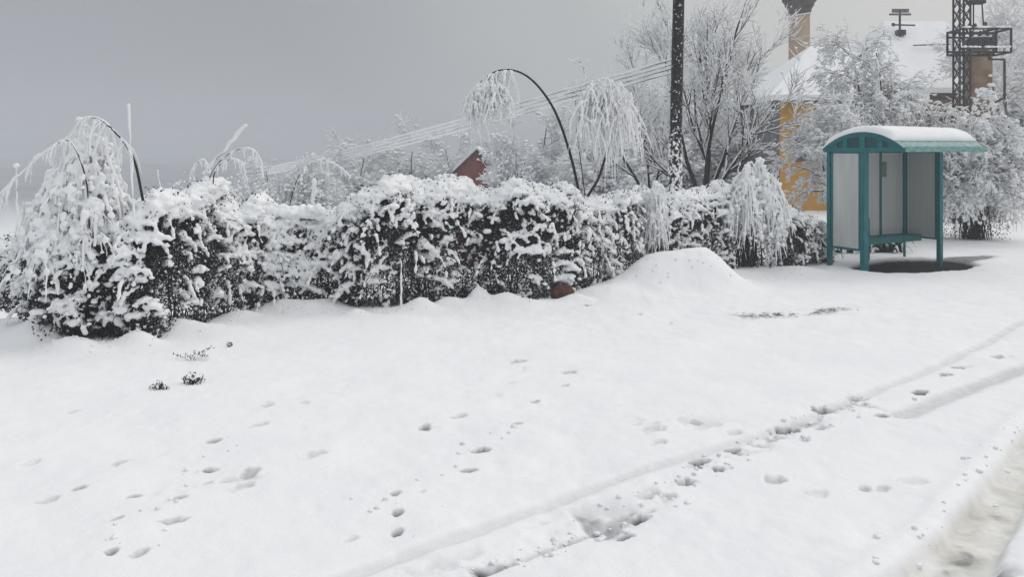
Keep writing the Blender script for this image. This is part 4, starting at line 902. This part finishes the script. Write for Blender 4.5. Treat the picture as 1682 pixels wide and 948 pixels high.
# cables between the black pole and a pole far off in the valley
fa = P(430, 283, 62.)
t = thing('far_pole', 'small distant pole where the snowy cables end above the valley', 'pole', (fa[0], fa[1], float(terrain(np.array([fa[0]]), np.array([fa[1]]))[0])))
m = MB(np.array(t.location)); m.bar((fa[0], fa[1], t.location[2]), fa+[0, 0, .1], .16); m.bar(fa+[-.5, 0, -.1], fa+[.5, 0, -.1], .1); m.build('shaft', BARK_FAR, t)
for i, lb in enumerate(('topmost of the snow-thick cables', 'second from top of the snow-thick cables', 'third from top of the snow-thick cables', 'lowest of the snow-thick cables')):
    dz = -.078*i; a = P(1109, 96, 15.02)+[0, 0, dz]; b = fa+[0, 0, dz*1.6+.25]; n = 120; s = np.linspace(0, 1, n)[:, None]; C = a*(1-s)+b*s; C[:, 2] -= (np.sin(s[:, 0]*math.pi)*(.18+.03*i))
    t = thing('power_cable', lb+' slanting down to the distant pole', 'cable', a, 'snow-thick cables from the black pole')
    m = MB(a); m.tube(C-[0, 0, .006], np.full(n, .010), 5); m.build('wire', STEEL, t, True)
    m = MB(a); m.tube(C+[0, 0, .012], np.linspace(.020, .085, n)*(1+.2*rng.normal(size=n)).clip(.6, 1.5), 7); m.build('snow_cover', RIME, t, True)

# ------------------------------------------------------------------ trees
fine_tree('bare_tree', 'big bare snow-lined tree with dark forking trunks fanning wide open behind the black pole', 'tree', P(1156, 345, 20.), 5.0,
    [((-.02, .0, 1), 1.0), ((.12, .1, 1), 1.0), ((.42, .1, .9), .85), ((-.38, .2, 1), .8), ((.50, -.1, 1), .60), ((-.70, .1, .8), .55), ((.25, .2, 1), .95)],
    [(8, .40, .55, .06, .05, 10, .2), (8, .20, .55, .08, .04, 7, .12), (6, .10, .6, .11, .03, 5, .1)], r0=.055, snow=(1.0, .0055, .005), lumps=3000, lr=.026)
fine_tree('bare_tree', 'thin fan of snowy twigs left of the black pole against the sky', 'tree', P(1072, 350, 22.), 4.1,
    [((-.15, 0, 1), .95), ((.18, .1, 1), .9), ((-.45, .1, 1), .8)],
    [(8, .42, .5, .07, .05, 9, .2), (7, .22, .6, .10, .04, 7, .15), (5, .11, .7, .14, .02, 5, .1)], r0=.045, snow=(.95, .007, .006))
fine_tree('snowy_tree', 'heavily snowed tree standing before the two house roofs', 'tree', P(1428, 330, 21.), 4.35,
    [((0, 0, 1), 1.0), ((.15, .05, 1), .85), ((-.12, .05, 1), .86), ((.5, 0, .8), .6), ((-.3, 0, .8), .42), ((0, -.2, 1), .75)],
    [(11, .28, .85, .10, -.10, 9, .12), (9, .20, .8, .16, -.14, 7, .15), (6, .11, .8, .20, -.16, 5, .1)], r0=.05, snow=(1., .006, .0065), lumps=9000, lr=.042)
fine_tree('snowy_tree', 'frosted tree spreading its boughs above the drooping bush past the bus shelter', 'tree', P(1598, 345, 20.5), 2.6,
    [((0, 0, 1), .8), ((.5, -.1, .8), .85), ((-.5, 0, .8), .8), ((.2, -.3, 1), .85), ((-.2, -.2, 1), .9)],
    [(11, .5, .8, .10, -.14, 10, .15), (9, .24, .7, .16, -.18, 7, .15), (6, .12, .8, .2, -.2, 5, .1)], r0=.03, snow=(1., .006, .007), lumps=7500, lr=.040)
fine_tree('snowy_tree', 'grey frosted tree filling the sky beside the transformer platform', 'tree', P(1665, 300, 31.), 6.2,
    [((0, 0, 1), .95), ((.3, 0, 1), .9), ((-.3, 0, 1), .8)],
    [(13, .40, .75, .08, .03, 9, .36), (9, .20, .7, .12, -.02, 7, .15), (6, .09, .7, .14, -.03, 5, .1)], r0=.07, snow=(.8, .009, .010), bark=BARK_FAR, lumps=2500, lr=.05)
fine_tree('snowy_tree', 'low frosted tree between the yellow wall and the bus shelter', 'tree', P(1380, 350, 19.), 2.5,
    [((0, 0, 1), .95), ((.4, 0, 1), .8), ((-.4, 0, 1), .8)],
    [(11, .46, .8, .08, -.06, 9, .15), (8, .24, .7, .12, -.1, 7, .15), (6, .12, .7, .14, -.1, 5, .1)], r0=.035, snow=(1., .006, .007), lumps=5000, lr=.038)

# frosted trees beyond the belt: three builds, then copies
GB = 'frosted trees beyond the belt'
def bg_tree(seed, h, trop):
    return fine_tree('frosted_tree', 'x'+str(seed), 'tree', (0, 0, 0), h, [((0, 0, 1), 1.), ((.25, .1, 1), .8), ((-.3, -.1, 1), .8), ((.1, .3, 1), .7)],
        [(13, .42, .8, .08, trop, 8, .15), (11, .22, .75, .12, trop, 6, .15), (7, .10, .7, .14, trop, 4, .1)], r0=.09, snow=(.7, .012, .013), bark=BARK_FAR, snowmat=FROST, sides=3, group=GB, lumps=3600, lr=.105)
protos = [bg_tree(0, 7., .02), bg_tree(1, 7., -.04), bg_tree(2, 7., -.09)]
def copy_tree(o):
    c = o.copy(); COL.objects.link(c)
    for ch in o.children: d = ch.copy(); COL.objects.link(d); d.parent = c
    return c
BG = [ # column, crown row, distance, build, width factor, label
 (452, 285, 40, 1, 1.0, 'frosted treetop just showing behind the far cable pole'),
 (492, 278, 34, 0, .9, 'frosted tree rising behind the broken post'),
 (540, 272, 44, 2, 1.1, 'frosted tree behind the thin bent twig'),
 (590, 262, 38, 1, 1.1, 'frosted tree under the middle of the cables, nearest their lower end'),
 (640, 254, 48, 0, 1.1, 'grey frosted tree behind the highest hump of the belt'),
 (690, 250, 46, 2, 1.1, 'round frosted tree midway between highest hump and red gable'),
 (738, 245, 56, 1, 1.1, 'frosted tree standing just beyond the open side of the red gable'),
 (846, 244, 35, 0, .8, 'frosted tree hiding one end of the red gable'),
 (862, 222, 50, 2, 1.1, 'frosted tree seen below the hanging crown of the bowed sapling'),
 (880, 212, 46, 1, 1.2, 'frosted tree seen through the arch of the bowed sapling'),
 (925, 232, 50, 0, 1.1, 'frosted tree crossed by the stem of the bowed sapling'),
 (970, 222, 38, 1, 1.1, 'frosted tree in the fork of the two dark stems'),
 (1030, 205, 33, 2, 1.1, 'frosted tree behind the white crown of the forked stem'),
 (1085, 180, 36, 0, 1.2, 'frosted tree right behind the black pole'),
 (1130, 200, 34, 1, 1.2, 'frosted tree behind the twin trunks of the big bare tree'),
 (1215, 170, 36, 2, 1.3, 'frosted tree between the big bare tree and the yellow house'),
 (1250, 150, 42, 0, 1.1, 'tall frosted tree close against the yellow house and stone tower'),
 (1700, 95, 52, 1, 1.2, 'farthest frosted tree at the road end beyond the platform'),
 (1640, 200, 50, 2, 1., 'lower frosted tree over the low dark wall at the road end'),
]
used = [False]*3
for px, py, Y, b, w, lb in BG:
    o = protos[b] if not used[b] else copy_tree(protos[b]); used[b] = True
    x = (px-CX)/F*Y; zb = float(terrain(np.array([x]), np.array([float(Y)]))[0]); zt_ = EYE-(py-HZ)/F*Y
    s = (zt_-zb)/7.0/0.98; o.location = (x, Y, zb); o.scale = (s*w, s*w, s); o.rotation_euler = (0, 0, rng.uniform(0, 6.28)); o['label'] = lb

# red gabled house far beyond
o = P(783, 247, 38.); o[2] = float(terrain(np.array([o[0]]), np.array([38.]))[0]); zt = lambda py: EYE+(HZ-py)/F*38
t = thing('red_house', 'small house with a dark red gable far beyond the shrub belt', 'house', o); ax = o[0]; za = zt(249); sp = .88
m = MB(o); zb = za-sp*.95
ring = [(ax-sp, 38, o[2]-.2), (ax+sp, 38, o[2]-.2), (ax+sp, 38, zb), (ax, 38, za), (ax-sp, 38, zb)]
m.prism([(p[0], 43, p[2]) for p in ring], ring); m.build('wall', REDW, t)
m = MB(o)
for s in (-1, 1): 
    a = (ax+s*(sp+.2), zb-.19); b = (ax, za)
    m.prism([(a[0], 37.75, a[1]), (b[0], 37.75, b[1]), (b[0], 37.75, b[1]+.10), (a[0], 37.75, a[1]+.10)], [(a[0], 43.3, a[1]), (b[0], 43.3, b[1]), (b[0], 43.3, b[1]+.10), (a[0], 43.3, a[1]+.10)])
rf = m.build('roof', noisy('dark_roof', (.05, .03, .03), (.08, .05, .045), 4), t)
m = MB(o)
for s in (-1, 1):
    a = (ax+s*(sp+.18), zb-.06); b = (ax, za+.12)
    m.prism([(a[0], 37.85, a[1]), (b[0], 37.85, b[1]), (b[0], 37.85, b[1]+.12), (a[0], 37.85, a[1]+.12)], [(a[0], 43.3, a[1]), (b[0], 43.3, b[1]), (b[0], 43.3, b[1]+.12), (a[0], 43.3, a[1]+.12)])
m.build('snow_cover', SNOW, t)

# low dark wall at the road end
a = P(1640, 300, 43.); b = P(1760, 300, 43.); a[2] = b[2] = 0; t = thing('low_wall', 'low dark wall with snow on top at the far end of the road', 'wall', a)
m = MB(a); m.box(((a[0]+b[0])/2, 43, .60), (b[0]-a[0], .3, 1.26)); m.build('wall_body', DARKST, t)
m = MB(a); m.box(((a[0]+b[0])/2, 43, 1.36), (b[0]-a[0]+.1, .42, .18)); m.build('snow_cover', SNOW, t)

# ------------------------------------------------------------------ air
HAZE = 1
if HAZE:
    m = MB((0, 0, 0)); m.box((0, 270, -14), (900, 900, 56))
    mt = bpy.data.materials.new('pale_winter_air'); mt.use_nodes = True; tn = mt.node_tree; tn.nodes.clear()
    ou = tn.nodes.new('ShaderNodeOutputMaterial'); pv = tn.nodes.new('ShaderNodeVolumePrincipled'); tn.links.new(pv.outputs[0], ou.inputs['Volume'])
    pv.inputs['Color'].default_value = (.72, .75, .80, 1); pv.inputs['Density'].default_value = .0033; pv.inputs['Anisotropy'].default_value = .0
    hz = m.build('haze', mt); tag(hz, kind='stuff')
